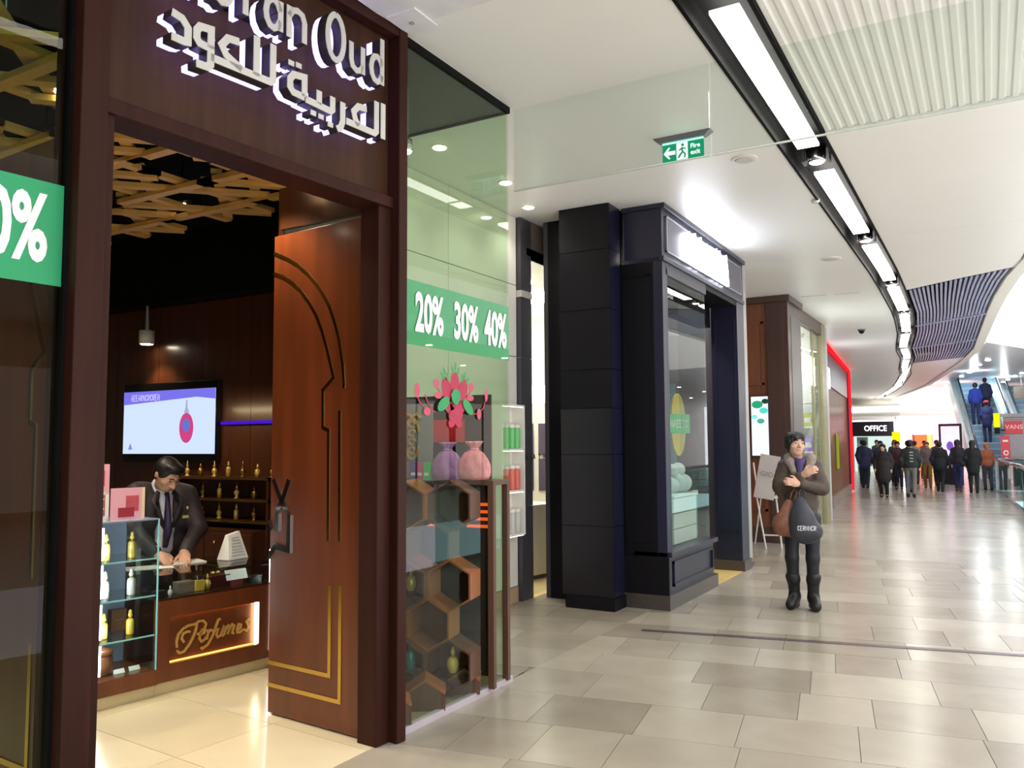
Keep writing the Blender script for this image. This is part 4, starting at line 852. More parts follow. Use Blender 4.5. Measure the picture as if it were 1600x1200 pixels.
bx('header_block', mat('header_pale', (196, 192, 184), .4), jf, -4.3, -4.19, 7.47, 7.70, 3.15, 3.22); bx('header', mat('header_warm', (120, 108, 104), .5), jf, -4.3, -4.2, 7.70, 9.0, 3.62, 4.0); bx('glass_pane', GLC, jf, -4.25, -4.24, 7.72, 8.9, .02, 3.6); bx('pane_edge', mat('pane_edge_cream', (224, 214, 196), .4), jf, -4.26, -4.23, 7.70, 7.725, 0, 3.62)
for k, ch in enumerate('AGATHA'): text('letter', ch, .075, mat('agatha_ink', (40, 36, 44), .5), jf, (-4.195 if k < 2 else -4.228, 7.56+k*.115, 1.47), (rad(90), 0, rad(90)), .002, .002, 1.0)
o = thing('drawer_wall', 'white display cabinet with dark square doors inside the jewellery shop', 'cabinet', (-5.6, 10.4, 0), rad(35))
bx('body', JW, o, -1.0, 1.0, 0, .3, 0, 2.2)
for r in range(2):
    for c in range(4): bx('door', mat('cabinet_dark', (92, 84, 104), .25), o, -.96+c*.49, -.54+c*.49, -.02, 0, .95+r*.5, 1.4+r*.5)
bx('lit_head', emit('jewel_light', (255, 250, 238), 6.0), o, -1.0, 1.0, -.02, .3, 2.2, 2.45)
o = thing('display_counter', 'pale low display counter inside the jewellery shop', 'counter', (-4.75, 8.75, 0), rad(80)); bx('body', JW, o, -.5, .5, 0, .4, .05, .85); bx('plinth', DG, o, -.48, .48, .02, .38, 0, .05); bx('top', WHITE, o, -.52, .52, -.02, .42, .85, .88)
for k, (x, y_) in enumerate(((-5.3, 8.6), (-5.3, 9.9))):
    o = bx('ceiling_panel_light', emit('jewel_ceiling', (255, 246, 228), 22.0), None, x-.45, x+.45, y_-.35, y_+.35, 3.60, 3.62); tag(o, 'square ceiling light %s in the jewellery shop' % ('nearest the door' if k == 0 else 'further inside'), 'ceiling light')

# ================================================================== WOOD SHOPFRONT with easel, then glass shop, then red edged shop
ws = thing('wood_shopfront', 'brown wood panelled shopfront beyond the navy shop', 'shopfront', (0, 0, 0))
WS1 = wood('walnut_warm', (132, 84, 60), .4, .15); WS2 = wood('walnut_dark', (82, 60, 54), .4, .15)
bx('side_panel', WS1, ws, -3.7, -3.1, 13.75, 13.9, .1, 3.9); bx('side_frame', WS2, ws, -3.1, -2.84, 13.7, 13.95, 0, 3.9); bx('post', WS2, ws, -2.84, -2.76, 13.72, 14.75, 0, 3.9); bx('cornice', WS2, ws, -3.8, -2.72, 13.66, 14.8, 3.9, 4.0); bx('skirting', WS2, ws, -3.7, -3.1, 13.72, 13.75, 0, .25)
for (a, b, c, d) in ((-3.64, -3.60, .5, 3.6), (-3.2, -3.16, .5, 3.6), (-3.64, -3.16, 3.56, 3.6), (-3.64, -3.16, .5, .54), (-3.64, -3.16, 2.55, 2.59)): bx('moulding', WS1, ws, a, b, 13.73, 13.75, c, d)
bx('front_panel', mat('grey_wood', (110, 104, 100), .4), ws, -2.765, -2.755, 13.95, 14.75, .2, 3.7)
wr = bx('wall_wood_recess', wood('recess_wood', (112, 76, 58), .4, .15), None, -4.0, -3.9, 11.1, 13.75, 0, 4.0); tag(wr, 'wood wall set back between navy and wood shopfronts', 'wall', kind='structure')
o = thing('screen_poster', 'bright poster with green foliage on the wood shopfront side', 'poster', (-3.22, 13.7, 1.38)); bx('panel', mat('poster_frame', (60, 60, 64), .4), o, -.16, .13, -.03, .0, 0, 1.0); bx('lit_face', emit('poster_white', (236, 240, 248), .8), o, -.15, .12, -.034, -.03, .02, .98)
for k, (x, z, r, c) in enumerate(((-.05, .85, .09, (40, 150, 110)), (.05, .75, .07, (80, 200, 190)), (.08, .9, .06, (30, 60, 50)), (-.1, .65, .05, (120, 220, 210)), (.0, .58, .06, (70, 160, 150)))): MB().prismy(arc(x, z, r, r*.7, 0, 330, 11), -.037, -.034).build('leaf_print', emit('poster_leaf%d' % k, c, .9), o)
ea = thing('easel_sign', 'white A-frame easel with notice board outside the wood shopfront', 'easel', (-3.02, 13.15, 0), rad(8))
EW = mat('easel_white', (226, 220, 214), .45)
MB().obox((0, -.06, 1.08), (.30, .02, .68), Matrix.Rotation(rad(-8), 3, 'X') @ Matrix.Rotation(rad(10), 3, 'Y')).build('board', mat('board_grey', (196, 186, 182), .5), ea); text('lettering', 'GIO', .11, mat('board_ink', (150, 140, 140), .5), ea, (.0, -.085, 1.12), (rad(82), rad(10), 0), .001)
for a, b in (((-.17, -.05, .80), (-.03, -.22, .0)), ((.12, -.05, .80), (.20, -.2, .0)), ((-.02, .02, 1.35), (-.25, .35, .0)), ((-.2, -.06, 1.3), (-.14, -.06, .76))): MB().tube([a, b], .014, 6).build('leg', EW, ea)
MB().tube([(-.17, -.07, .765), (.15, -.07, .765)], .018, 6).build('ledge', EW, ea); MB().tube([(-.08, -.17, .2), (.16, -.17, .2)], .012, 6).build('crossbar', EW, ea)
# glass shop
gs = thing('glass_shopfront', 'tall glazed shopfront of the bright shop beyond the wood front', 'shopfront', (0, 0, 0))
bx('glass_pane', GLC, gs, -2.9, -2.888, 14.8, 17.3, .03, 3.75); bx('head', WS2, gs, -2.95, -2.85, 14.78, 17.3, 3.75, 4.0); OL = mat('olive_post', (150, 142, 110), .4)
bx('post', OL, gs, -3.0, -2.84, 17.3, 17.75, 0, 4.0); bx('post_trim', mat('pale_trim', (186, 184, 190), .4), gs, -3.05, -2.88, 17.75, 18.2, 0, 4.0); bx('mullion', OL, gs, -2.92, -2.87, 16.5, 16.56, 0, 3.75)
bx('lit_sign', emit('glass_shop_sign', (255, 255, 255), 5.0), gs, -2.94, -2.905, 15.35, 16.85, 2.7, 3.25)
gr = thing('wall_glass_shop', 'bright interior of the glazed shop', 'wall', kind='structure'); bx('wall_panel', JW, gr, -5.5, -5.4, 14.8, 18, 0, 4.0); bx('wall_panel', JW, gr, -5.4, -3.0, 18.0, 18.1, 0, 4.0); bx('wall_panel', JW, gr, -5.4, -2.98, 14.76, 14.8, 0, 4.0); bx('room_ceiling', JW, gr, -5.4, -2.95, 14.8, 18, 3.85, 3.9)
bx('room_light', emit('glass_room_light', (250, 252, 255), 5.0), gr, -4.8, -3.4, 15.3, 17.6, 3.82, 3.85)
o = thing('goods_shelving', 'white shelving of yellow green and violet goods in the glazed shop', 'shelving', (-3.3, 17.4, 0)); 
for z in (.4, .9, 1.4, 1.9, 2.4): bx('shelf', JW, o, -1.2, .28, 0, .35, z, z+.03)
for x in (-1.2, .26): bx('upright', JW, o, x, x+.03, 0, .35, 0, 2.45)
random.seed(4); PAL = [(206, 196, 90), (128, 170, 70), (170, 130, 206), (230, 222, 190), (196, 206, 226), (226, 180, 60)]
for r, z in enumerate((.43, .93, 1.43, 1.93)):
    for c in range(6):
        x = -3.3-1.12+c*.23; t = thing('packet', 'coloured packet, %s from the left on the %s shelf of the glazed shop' % (ORD[c], ('lowest', 'second', 'third', 'fourth')[r]), 'packet', (x, 17.45, z), 0, 'packets on the glazed shop shelves'); ci = random.randrange(6); mt_ = mat('packet%d' % ci, PAL[ci], .4); bx('packet_body', mt_, t, 0, .18, 0, .16, 0, .28, .004); bx('label', WHITE, t, .03, .15, -.002, 0, .08, .18)
# red edged shop (front runs from (-3.1,18.3) to (-3.95,29.3))
ra_ = math.atan2(29.3-18.3, -3.95+3.1); RL = math.hypot(11.0, .85)
rs = thing('red_shopfront', 'slatted wood shopfront with glowing red edge further along the mall', 'shopfront', (-3.1, 18.3, 0), ra_)
RED_E = emit('red_edge', (255, 30, 40), 1.05); SLW = wood('slat_wood', (140, 98, 70), .4, .2); PURP = mat('header_purple', (58, 44, 66), .35)
bx('header', PURP, rs, .0, RL-.2, .08, .4, 3.05, 3.95); bx('back_wall', mat('red_shop_back', (70, 52, 44), .4), rs, 0, RL-.1, .45, .5, 0, 3.9)
for k in range(34):
    x = 3.6+k*.22; bx('slat', SLW, rs, x, x+.1, .12, .24, .25, 3.05)
bx('base_rail', mat('base_stone', (150, 130, 118), .4), rs, 3.4, RL-.1, .05, .3, 0, .25); bx('lower_panel', PURP, rs, 1.6, 3.4, .1, .2, 2.3, 3.05)
bx('red_edge', RED_E, rs, RL-.1, RL, -.02, .06, .05, 3.9); bx('red_edge', RED_E, rs, 1.8, RL-.1, -.02, .05, 3.9, 3.97); bx('end_wall', PURP, rs, RL-.1, RL, .06, .5, 0, 4.0)
bx('sign_box', emit('red_shop_sign', (250, 250, 255), 5.0), rs, 2.4, 3.6, .04, .08, 2.95, 3.45)
bx('entrance_glow', emit('entrance_glow', (150, 150, 190), .8), rs, .3, 3.2, .42, .44, .1, 2.3)
o = thing('green_display', 'yellow green lit display between the wood slats of the red edged shop', 'display', (-3.1, 18.3, 0), ra_); bx('panel', emit('green_panel', (140, 160, 30), .7), o, 5.6, 5.9, .05, .09, .9, 1.8); bx('frame', SLW, o, 5.55, 5.95, .09, .12, .85, 1.85)

for k, (x, y_) in enumerate(((-3.75, 5.35), (-3.75, 6.4), (-3.95, 7.2))):
    o = thing('recess_downlight', 'round recessed downlight over the white wall recess, %s' % ('nearest the display window' if k == 0 else 'middle' if k == 1 else 'beside the jewellery shop'), 'downlight', (x, y_, 4.0), 0, 'downlights in the wall recess'); MB().lathe([(.05, -.012), (.055, 0)], n=16).build('lens', SPOTW, o); MB().lathe([(.07, -.006), (.075, 0)], n=16).build('rim', WHITE, o)
    lamp('recess_light', 'SPOT', (x, y_, 3.96), 11, (1, .95, .88), .05, None, 130, .8)
# ================================================================== CEILING FITTINGS
ex = thing('exit_sign', 'green hanging fire exit sign with arrow and running figure', 'exit sign', (-1.98, 6.12, 3.99))
HS = mat('exit_housing', (110, 112, 116), .35); EXG = emit('exit_green', (24, 150, 104), .75); EXW = emit('exit_white', (226, 240, 240), 1.1)
MB().add([(-.23, -.05, .01), (.23, -.05, .01), (.23, .05, .01), (-.23, .05, .01), (-.18, -.03, -.03), (.18, -.03, -.03), (.18, .03, -.03), (-.18, .03, -.03)], [(0, 1, 2, 3), (7, 6, 5, 4), (0, 4, 5, 1), (1, 5, 6, 2), (2, 6, 7, 3), (3, 7, 4, 0)]).build('housing', HS, ex)
bx('blade', EXG, ex, -.165, .165, -.006, .006, -.185, -.03); bx('top_edge', emit('exit_edge', (150, 255, 220), 1.6), ex, -.165, .165, -.008, .008, -.043, -.03)
bx('pictogram_panel', EXW, ex, -.05, .04, -.008, -.006, -.18, -.045)
MB().prismy([(-.155, -.115), (-.115, -.07), (-.10, -.07), (-.12, -.10), (-.06, -.10), (-.06, -.13), (-.12, -.13), (-.10, -.16), (-.115, -.16)], -.009, -.006).build('arrow', EXW, ex)
r_ = MB(); r_.stroke([(-.01, -.085), (.0, -.12), (-.02, -.14), (-.035, -.165)], .014, -.011, -.008); r_.build('running_figure', EXG, ex); MB().stroke([(.0, -.12), (.02, -.14), (.015, -.17)], .012, -.011, -.008).build('running_figure', EXG, ex); MB().stroke([(.025, -.1), (.0, -.09), (-.03, -.105)], .01, -.011, -.008).build('running_figure', EXG, ex); MB().prismy(arc(.0, -.066, .012, .012, 0, 330, 10), -.011, -.008).build('running_figure', EXG, ex)
text('lettering', 'Fire', .05, EXW, ex, (.10, -.009, -.088), FRONT, .001, .001); text('lettering', 'exit', .05, EXW, ex, (.10, -.009, -.138), FRONT, .001, .001)
def disc(name, lab, cat, x, y_, r, h, mt_, z=4.0):
    o = thing(name, lab, cat, (x, y_, z)); MB().lathe([(r*.9, -h), (r, -h*.6), (r, 0)], n=20).build('rim', mt_, o, True); MB().lathe([(r*.5, -h*1.15), (r*.85, -h*.95)], n=20).build('face', mat('grille_pale', (206, 202, 196), .5), o, True)
disc('ceiling_speaker', 'round white ceiling speaker below the exit sign', 'speaker', -1.70, 6.9, .11, .012, WHITE); disc('ceiling_speaker', 'round white ceiling speaker near the navy shop fascia', 'speaker', -1.70, 11.3, .13, .012, WHITE)
disc('sprinkler', 'small white sprinkler head on the ceiling beside the light channel', 'sprinkler', -1.40, 8.45, .04, .03, mat('sprink_grey', (190, 186, 180), .4))
o = thing('dome_camera', 'small black dome camera on the mall ceiling', 'camera', (-2.27, 18.8, 4.0)); MB().lathe([(.075, -.03), (.085, 0)], n=18).build('base', HS, o, True); MB().sphere((0, 0, -.035), .06, 14, 8).build('dome', NAVYD, o, True)
for k, (x0, x1, y_) in enumerate(((-2.6, -2.2, 14.0), (-2.1, -1.7, 14.05))):
    o = thing('air_slot', 'thin ceiling air slot, %s of the pair before the grille' % ('left' if k == 0 else 'right'), 'air vent', (0, 0, 0)); bx('slot', mat('slot_grey', (150, 146, 142), .6), o, x0, x1, y_, y_+.06, 3.996, 4.0); bx('lip', CEIL, o, x0-.01, x1+.01, y_-.015, y_, 3.99, 4.0)
# ================================================================== PEOPLE
def sdf_mesh(name, prims, res, mt, parent, k=.03):
    """one continuous skin grown round tapered limbs and ellipsoids (smooth union, surface nets)"""
    lo = np.full(3, 1e9); hi = -lo
    for p in prims:
        if p[0] == 'cap': r = max(p[3], p[4]); a = np.minimum(p[1], p[2])-r; b = np.maximum(p[1], p[2])+r
        else: r = max(p[2]); a = np.array(p[1])-r; b = np.array(p[1])+r
        lo = np.minimum(lo, a); hi = np.maximum(hi, b)
    lo = lo-3*res-.01; n = np.ceil((hi+3*res+.01-lo)/res).astype(int)+1
    D = np.full(n, 1.0); ax = [lo[i]+res*np.arange(n[i]) for i in range(3)]
    for p in prims:
        kk = p[-1].get('k', k) if isinstance(p[-1], dict) else k
        op = p[-1] if isinstance(p[-1], dict) else {}
        sy = op.get('sy', 1.0)
        if p[0] == 'cap': r = max(p[3], p[4]); a = np.minimum(p[1], p[2])-r; b = np.maximum(p[1], p[2])+r
        else: r = max(p[2]); a = np.array(p[1])-r; b = np.array(p[1])+r
        i0 = np.clip(np.floor((a-kk*1.2-2*res-lo)/res).astype(int), 0, n-1); i1 = np.clip(np.ceil((b+kk*1.2+2*res-lo)/res).astype(int)+1, 1, n)
        X, Y, Z = np.meshgrid(ax[0][i0[0]:i1[0]], ax[1][i0[1]:i1[1]], ax[2][i0[2]:i1[2]], indexing='ij')
        P = np.stack([X, Y, Z], -1)
        if p[0] == 'cap':
            A, B = np.array(p[1], float), np.array(p[2], float); S = np.array([1, 1/sy, 1])
            ba = (B-A); pa = (P-A); t = np.clip((pa@ba)/max(ba@ba, 1e-9), 0, 1)
            q = (pa-t[..., None]*ba)*S; d = np.linalg.norm(q, axis=-1)-(p[3]+(p[4]-p[3])*t)
            if sy < 1: d = d*sy
        else:
            q = P-np.array(p[1]); R = op.get('R')
            if R is not None: q = q@np.array(R)
            rr = np.array(p[2], float); q = q/rr; l = np.linalg.norm(q, axis=-1); d = (l-1)*rr.min()
        sub = D[i0[0]:i1[0], i0[1]:i1[1], i0[2]:i1[2]]
        if op.get('cut'):
            h = np.clip(.5-.5*(sub+d)/kk, 0, 1); D[i0[0]:i1[0], i0[1]:i1[1], i0[2]:i1[2]] = sub*(1-h)-d*h+kk*h*(1-h)
        else:
            h = np.clip(.5+.5*(sub-d)/kk, 0, 1); D[i0[0]:i1[0], i0[1]:i1[1], i0[2]:i1[2]] = sub*(1-h)+d*h-kk*h*(1-h)
    s = D < 0; nx, ny, nz = np.array(D.shape)-1
    cnt = np.zeros((nx, ny, nz)); acc = np.zeros((nx, ny, nz, 3)); cor = [(i, j, l) for i in (0, 1) for j in (0, 1) for l in (0, 1)]
    def C(c, arr): return arr[c[0]:c[0]+nx, c[1]:c[1]+ny, c[2]:c[2]+nz]
    for a in range(8):
        for b in range(a+1, 8):
            ca_, cb = cor[a], cor[b]
            if sum(abs(u-v) for u, v in zip(ca_, cb)) != 1: continue
            da, db = C(ca_, D), C(cb, D); mk = (da < 0) != (db < 0); t = np.where(mk, da/np.where(mk, da-db, 1), 0)
            for e in range(3): acc[..., e] += np.where(mk, ca_[e]+t*(cb[e]-ca_[e]), 0)
            cnt += mk
    cell_ = cnt > 0; idx = -np.ones((nx, ny, nz), int); idx[cell_] = np.arange(cell_.sum())
    g = np.argwhere(cell_); V = lo+(g+acc[cell_]/cnt[cell_][:, None])*res; F = []
    for axd in range(3):
        sl0 = [slice(1, -1)]*3; sl1 = [slice(1, -1)]*3; sl0[axd] = slice(0, -1); sl1[axd] = slice(1, None)
        e0, e1 = s[tuple(sl0)], s[tuple(sl1)]; base = np.array([1, 1, 1]); base[axd] = 0
        u, v = [(1, 2), (2, 0), (0, 1)][axd]; du = np.zeros(3, int); dv = np.zeros(3, int); du[u] = 1; dv[v] = 1
        for flip, mk in ((0, e0 & ~e1), (1, ~e0 & e1)):
            q = np.argwhere(mk)+base
            if len(q) == 0: continue
            f = [idx[tuple((q-o).T)] for o in (du+dv, dv, 0*du, du)]
            f = np.stack(f, 1); F.append(f[:, ::-1] if flip else f)
    F = np.concatenate(F); me = bpy.data.meshes.new(name); me.from_pydata(V.tolist(), [], F.tolist()); me.update(); me.materials.append(mt)
    me.polygons.foreach_set('use_smooth', [True]*len(me.polygons))
    o = bpy.data.objects.new(name, me); COL.objects.link(o); o.parent = parent
    return o
def v3(*a): return np.array(a, float)
def rmat(rx=0, ry=0, rz=0): return np.array((Matrix.Rotation(rad(rz), 3, 'Z') @ Matrix.Rotation(rad(rx), 3, 'X') @ Matrix.Rotation(rad(ry), 3, 'Y')))
SKIN = mat('skin', (214, 170, 146), .5, var=.04); SKIN2 = mat('skin_tan', (196, 150, 122), .5, var=.04)
HAIRB = mat('hair_black', (22, 18, 18), .45, var=.2, scale=60); HAIRD = mat('hair_brown', (64, 44, 34), .5, var=.2, scale=60)
def head_prims(c, H, R):
    """skull, jaw, nose, brow, lips, ears; c = head centre, R rotates the face (local -y forward)"""
    h = .13*H/2*1.02
    def w_(x, y, z): return v3(*c)+R@v3(x, y, z)*h
    L = [('ell', w_(0, .12, .18), (h*.70, h*.86, h*.80), {'R': R}), ('ell', w_(0, -.18, -.30), (h*.56, h*.60, h*.66), {'R': R, 'k': .02}), ('ell', w_(0, -.42, -.78), (h*.30, h*.26, h*.20), {'R': R, 'k': .02}),
         ('cap', w_(0, -.72, .02), w_(0, -.98, -.30), h*.08, h*.13, {'k': .01}), ('ell', w_(.13, -.84, -.34), (h*.09,)*3, {'k': .008}), ('ell', w_(-.13, -.84, -.34), (h*.09,)*3, {'k': .008}),
         ('ell', w_(0, -.76, .16), (h*.46, h*.12, h*.09), {'R': R, 'k': .012}), ('ell', w_(0, -.74, -.56), (h*.22, h*.1, h*.055), {'R': R, 'k': .006}), ('ell', w_(0, -.72, -.66), (h*.2, h*.1, h*.06), {'R': R, 'k': .006})]
    for s in (-1, 1):
        L += [('ell', w_(s*.30, -.86, .02), (h*.14, h*.10, h*.09), {'R': R, 'k': .01, 'cut': True}), ('ell', w_(s*.30, -.70, .0), (h*.13, h*.1, h*.1), {'R': R, 'k': .005}), ('ell', w_(s*.38, -.52, -.24), (h*.2, h*.18, h*.18), {'R': R, 'k': .02}), ('ell', w_(s*.73, .08, -.06), (h*.08, h*.17, h*.26), {'R': R, 'k': .008})]
    return L, w_, h
def hand_prims(wr, dirv, palmn, s=1.0, curl=.5, thumb=1):
    """palm with five separate curled fingers; dirv = forearm direction, palmn = palm normal"""
    d = v3(*dirv); d = d/np.linalg.norm(d); n_ = v3(*palmn); n_ = n_-d*(n_@d); n_ = n_/np.linalg.norm(n_); sd = np.cross(d, n_)*thumb; wr = v3(*wr)
    pc = wr+d*.05*s; L = [('ell', pc, (.043*s, .05*s, .018*s), {'R': np.stack([sd, d, n_], 1), 'k': .012}), ('cap', wr, pc, .026*s, .03*s, {'k': .015})]
    for i, (o, ln) in enumerate(((-.030, .066), (-.010, .078), (.010, .074), (.030, .058))):
        b = pc+sd*(-o)*s+d*.036*s; a1 = curl*.5; p1 = b+(d*math.cos(a1)+n_*math.sin(a1))*ln*.42*s; a2 = curl*1.4; p2 = p1+(d*math.cos(a2)+n_*math.sin(a2))*ln*.34*s; a3 = curl*2.1; p3 = p2+(d*math.cos(a3)+n_*math.sin(a3))*ln*.26*s
        for q, w__, r1, r2 in ((b, p1, .0095, .0088), (p1, p2, .0088, .008), (p2, p3, .008, .007)): L.append(('cap', q, w__, r1*s, r2*s, {'k': .004}))
    tb = pc+sd*.032*s-d*.02*s; t1 = tb+(sd*.75+d*.55+n_*.3)*.034*s; t2 = t1+(sd*.25+d*.85+n_*.4)*.03*s
    L += [('cap', tb, t1, .013*s, .011*s, {'k': .008}), ('cap', t1, t2, .0105*s, .009*s, {'k': .004})]
    return L
def eyes_brows(o, w_, h, R, hairm):
    for s in (-1, 1):
        q = MB().sphere((0, 0, 0), (h*.085, h*.03, h*.04), 8, 6); M = Matrix(R.tolist())
        q.v = [tuple(Vector(w_(s*.30, -.785, .01).tolist()) + M @ Vector(p)) for p in q.v]; q.build('eye', mat('eye_dark', (34, 24, 22), .2), o, True)
        q = MB().tube([w_(s*.14, -.84, .2).tolist(), w_(s*.3, -.86, .25).tolist(), w_(s*.46, -.76, .2).tolist()], h*.035, 6); q.build('eyebrow', hairm, o, True)
    q = MB().tube([w_(-.2, -.80, -.61).tolist(), w_(0, -.85, -.60).tolist(), w_(.2, -.80, -.61).tolist()], h*.028, 6); q.build('lips', mat('lips', (170, 96, 92), .4), o, True)
def hair_short(c, H, R, fullness=1.0):
    h = .13*H/2*1.02
    def w_(x, y, z): return v3(*c)+R@v3(x, y, z)*h
    return [('ell', w_(0, .2, .30), (h*.76*fullness, h*.88*fullness, h*.80*fullness), {'R': R}), ('ell', w_(0, .42, -.15), (h*.62, h*.6, h*.6), {'R': R}), ('ell', w_(.5, .1, .2), (h*.24, h*.5, h*.4), {'R': R, 'k': .02}), ('ell', w_(-.5, .1, .2), (h*.24, h*.5, h*.4), {'R': R, 'k': .02}), ('ell', w_(.1, -.42, .80), (h*.5, h*.36, h*.22), {'R': R, 'k': .02})]

# ------------------------------------------------------------------ the woman walking towards the camera with crossed arms
def woman():
    t = thing('person', 'woman in brown jacket and black boots with folded arms walking alone on the limestone floor', 'person', (-1.625, 8.45, 0), rad(11))
    H = 1.68; hc = (-.035, -.05, 1.585); R = rmat(-8, 4, 24); hp, w_, h = head_prims(hc, H, R)
    shR, shL = v3(-.135, .0, 1.37), v3(.135, 0, 1.37); elR, elL = v3(-.195, -.07, 1.17), v3(.195, -.07, 1.16)
    wrR, wrL = v3(.03, -.235, 1.30), v3(-.02, -.235, 1.215)
    hipR, hipL = v3(-.095, 0, .86), v3(.095, 0, .86); knR, knL = v3(-.10, -.03, .49), v3(.09, -.03, .49); anR, anL = v3(-.085, .04, .09), v3(.085, .0, .09)
    body = hp+[('cap', v3(-.01, .0, 1.40), v3(*hc)-v3(0, -.01, .06), .05, .048), ('ell', (0, .01, 1.26), (.15, .1, .17)), ('ell', (0, .0, 1.05), (.125, .09, .16)), ('ell', (0, .01, .9), (.15, .11, .12))]
    for a, b, c, d in ((shR, elR, wrR, -1), (shL, elL, wrL, 1)): body += [('cap', a, b, .048, .04), ('cap', b, c, .04, .028)]
    body += hand_prims(wrR, wrR-elR, (0, .8, -.3), 1.0, .6, 1)+hand_prims(wrL, wrL-elL, (.1, .8, -.2), 1.0, .7, -1)
    for a, b, c in ((hipR, knR, anR), (hipL, knL, anL)): body += [('cap', a, b, .075, .052), ('cap', b, c, .05, .036), ('cap', c, c+v3(math.copysign(.03, c[0])-.01, -.10, -.05), .032, .024)]
    bo = sdf_mesh('body', body, .0085, SKIN, t, .03); eyes_brows(t, w_, h, R, HAIRB)
    hr = hair_short(hc, H, R, 1.03)+[('ell', w_(-.3, -.5, .62), (h*.36, h*.28, h*.26), {'R': R, 'k': .02}), ('ell', w_(.62, .1, -.1), (h*.16, h*.34, h*.42), {'R': R, 'k': .02}), ('ell', w_(-.62, .1, -.1), (h*.16, h*.34, h*.42), {'R': R, 'k': .02})]
    random.seed(31)
    for q in range(34):
        a = random.uniform(-PI, PI); e = random.uniform(.15, .95); px_, py_, pz_ = math.cos(a)*.82*math.cos(e), .16+math.sin(a)*.95*math.cos(e), .3+.86*math.sin(e)
        if py_ < -.55 and pz_ < .55: continue
        hr.append(('cap', w_(px_*.96, py_*.96, pz_), w_(px_*1.1, py_*1.08-.05, pz_-.36), h*.15, h*.05, {'k': .008}))
    for q in range(6): hr.append(('cap', w_(-.1+.1*q, -.55, .78), w_(-.42+.16*q, -.84, .38+.05*abs(q-2)), h*.13, h*.05, {'k': .008}))
    sdf_mesh('hair', hr, .0075, HAIRB, t, .03)
    JK = mat('jacket_brown', (70, 56, 46), .55, var=.22, scale=14, bump=.6)
    jk = [('ell', (0, .015, 1.24), (.175, .135, .20)), ('ell', (0, .01, 1.03), (.165, .13, .2)), ('ell', (0, .01, .84), (.175, .135, .13)), ('cap', shR, shL, .07, .07, {'sy': .85})]
    for a, b, c in ((shR, elR, wrR), (shL, elL, wrL)):
        e = c-(c-b)*.12; jk += [('cap', a, b, .07, .062), ('cap', b, e, .062, .047)]
        for q in range(3): f = a+(b-a)*(.3+.25*q); jk.append(('cap', f-v3(.01, 0, 0), f+v3(.01, 0, 0), .07, .07, {'k': .012}))
    sdf_mesh('jacket', jk, .011, JK, t, .035)
    FUR = mat('collar_grey', (136, 126, 116), .8, var=.2, scale=40, bump=.8)
    sdf_mesh('collar', [('cap', v3(-.10, .06, 1.45), v3(-.095, -.08, 1.42), .05, .045), ('cap', v3(-.095, -.08, 1.42), v3(-.06, -.14, 1.32), .042, .03), ('cap', v3(.10, .06, 1.45), v3(.10, -.06, 1.43), .05, .048), ('cap', v3(.10, -.06, 1.43), v3(.065, -.15, 1.30), .045, .032), ('cap', v3(-.1, .06, 1.45), v3(.1, .06, 1.45), .05, .05)], .011, FUR, t, .02)
    sdf_mesh('scarf', [('cap', v3(-.06, -.03, 1.44), v3(0, -.10, 1.40), .035, .035), ('cap', v3(.06, -.03, 1.44), v3(0, -.10, 1.40), .035, .035), ('cap', v3(0, -.10, 1.40), v3(.0, -.15, 1.28), .035, .03)], .011, mat('scarf_purple', (74, 62, 112), .7, bump=.4), t, .02)
    TR = mat('leggings_black', (20, 22, 30), .6, var=.1)
    tr = [('ell', (0, .01, .86), (.155, .115, .12))]
    for a, b, c in ((hipR, knR, anR), (hipL, knL, anL)): tr += [('cap', a, b, .086, .06), ('cap', b, c+(b-c)*.3, .062, .052)]
    sdf_mesh('trousers', tr, .011, TR, t, .03)
    BT = mat('boot_black', (16, 15, 16), .5, bump=.3)
    for s, an in ((-1, anR), (1, anL)):
        f = v3(s*.25-.08, -1, 0); f = f/np.linalg.norm(f)
        kn = knR if s < 0 else knL; tp = an+(kn-an)*.52
        sdf_mesh('boot', [('cap', tp, an, .06, .05), ('cap', tp+v3(s*.006, 0, .005), tp-v3(0, 0, .02), .068, .066, {'k': .01}), ('cap', an+v3(0, .03, -.045), an+f*.14+v3(0, 0, -.05), .044, .038), ('ell', an+v3(0, .03, -.07), (.038, .04, .018)), ('cap', an+v3(0, 0, .02), an+f*.12+v3(0, 0, -.035), .056, .048)], .009, BT, t, .025)
    return t
woman()
# bags hanging from her forearm
bgp = thing('shopping_bag', 'black shopping bag with white lettering hanging from the woman forearm', 'bag', (-1.535, 8.18, 0), rad(11))
BAGM = mat('bag_black', (46, 48, 56), .45, var=.1, bump=.3)
sdf_mesh('bag_body', [('cap', v3(-.05, .01, 1.04), v3(-.03, 0, .86), .06, .10, {'sy': .5}), ('cap', v3(-.03, 0, .86), v3(.0, 0, .76), .10, .11, {'sy': .5}), ('cap', v3(-.07, 0, .75), v3(.08, 0, .77), .06, .06, {'sy': .8})], .011, BAGM, bgp, .05)
glyphs('lettering', 7, -.075, .785, .024, .04, mat('bag_white', (214, 212, 222), .5), bgp, -.072, -.05, 4)
MB().tube([(-.06, .0, 1.06), (-.055, .02, 1.13), (-.03, .035, 1.165), (0, .02, 1.13), (-.01, 0, 1.06)], .008, 6).build('strap', BAGM, bgp, True)
bt2 = thing('handbag', 'brown leather handbag hanging at the woman waist beside the black bag', 'bag', (-1.715, 8.20, 0), rad(11))
BRL = mat('leather_brown', (122, 78, 58), .5, var=.25, scale=16, bump=.5)
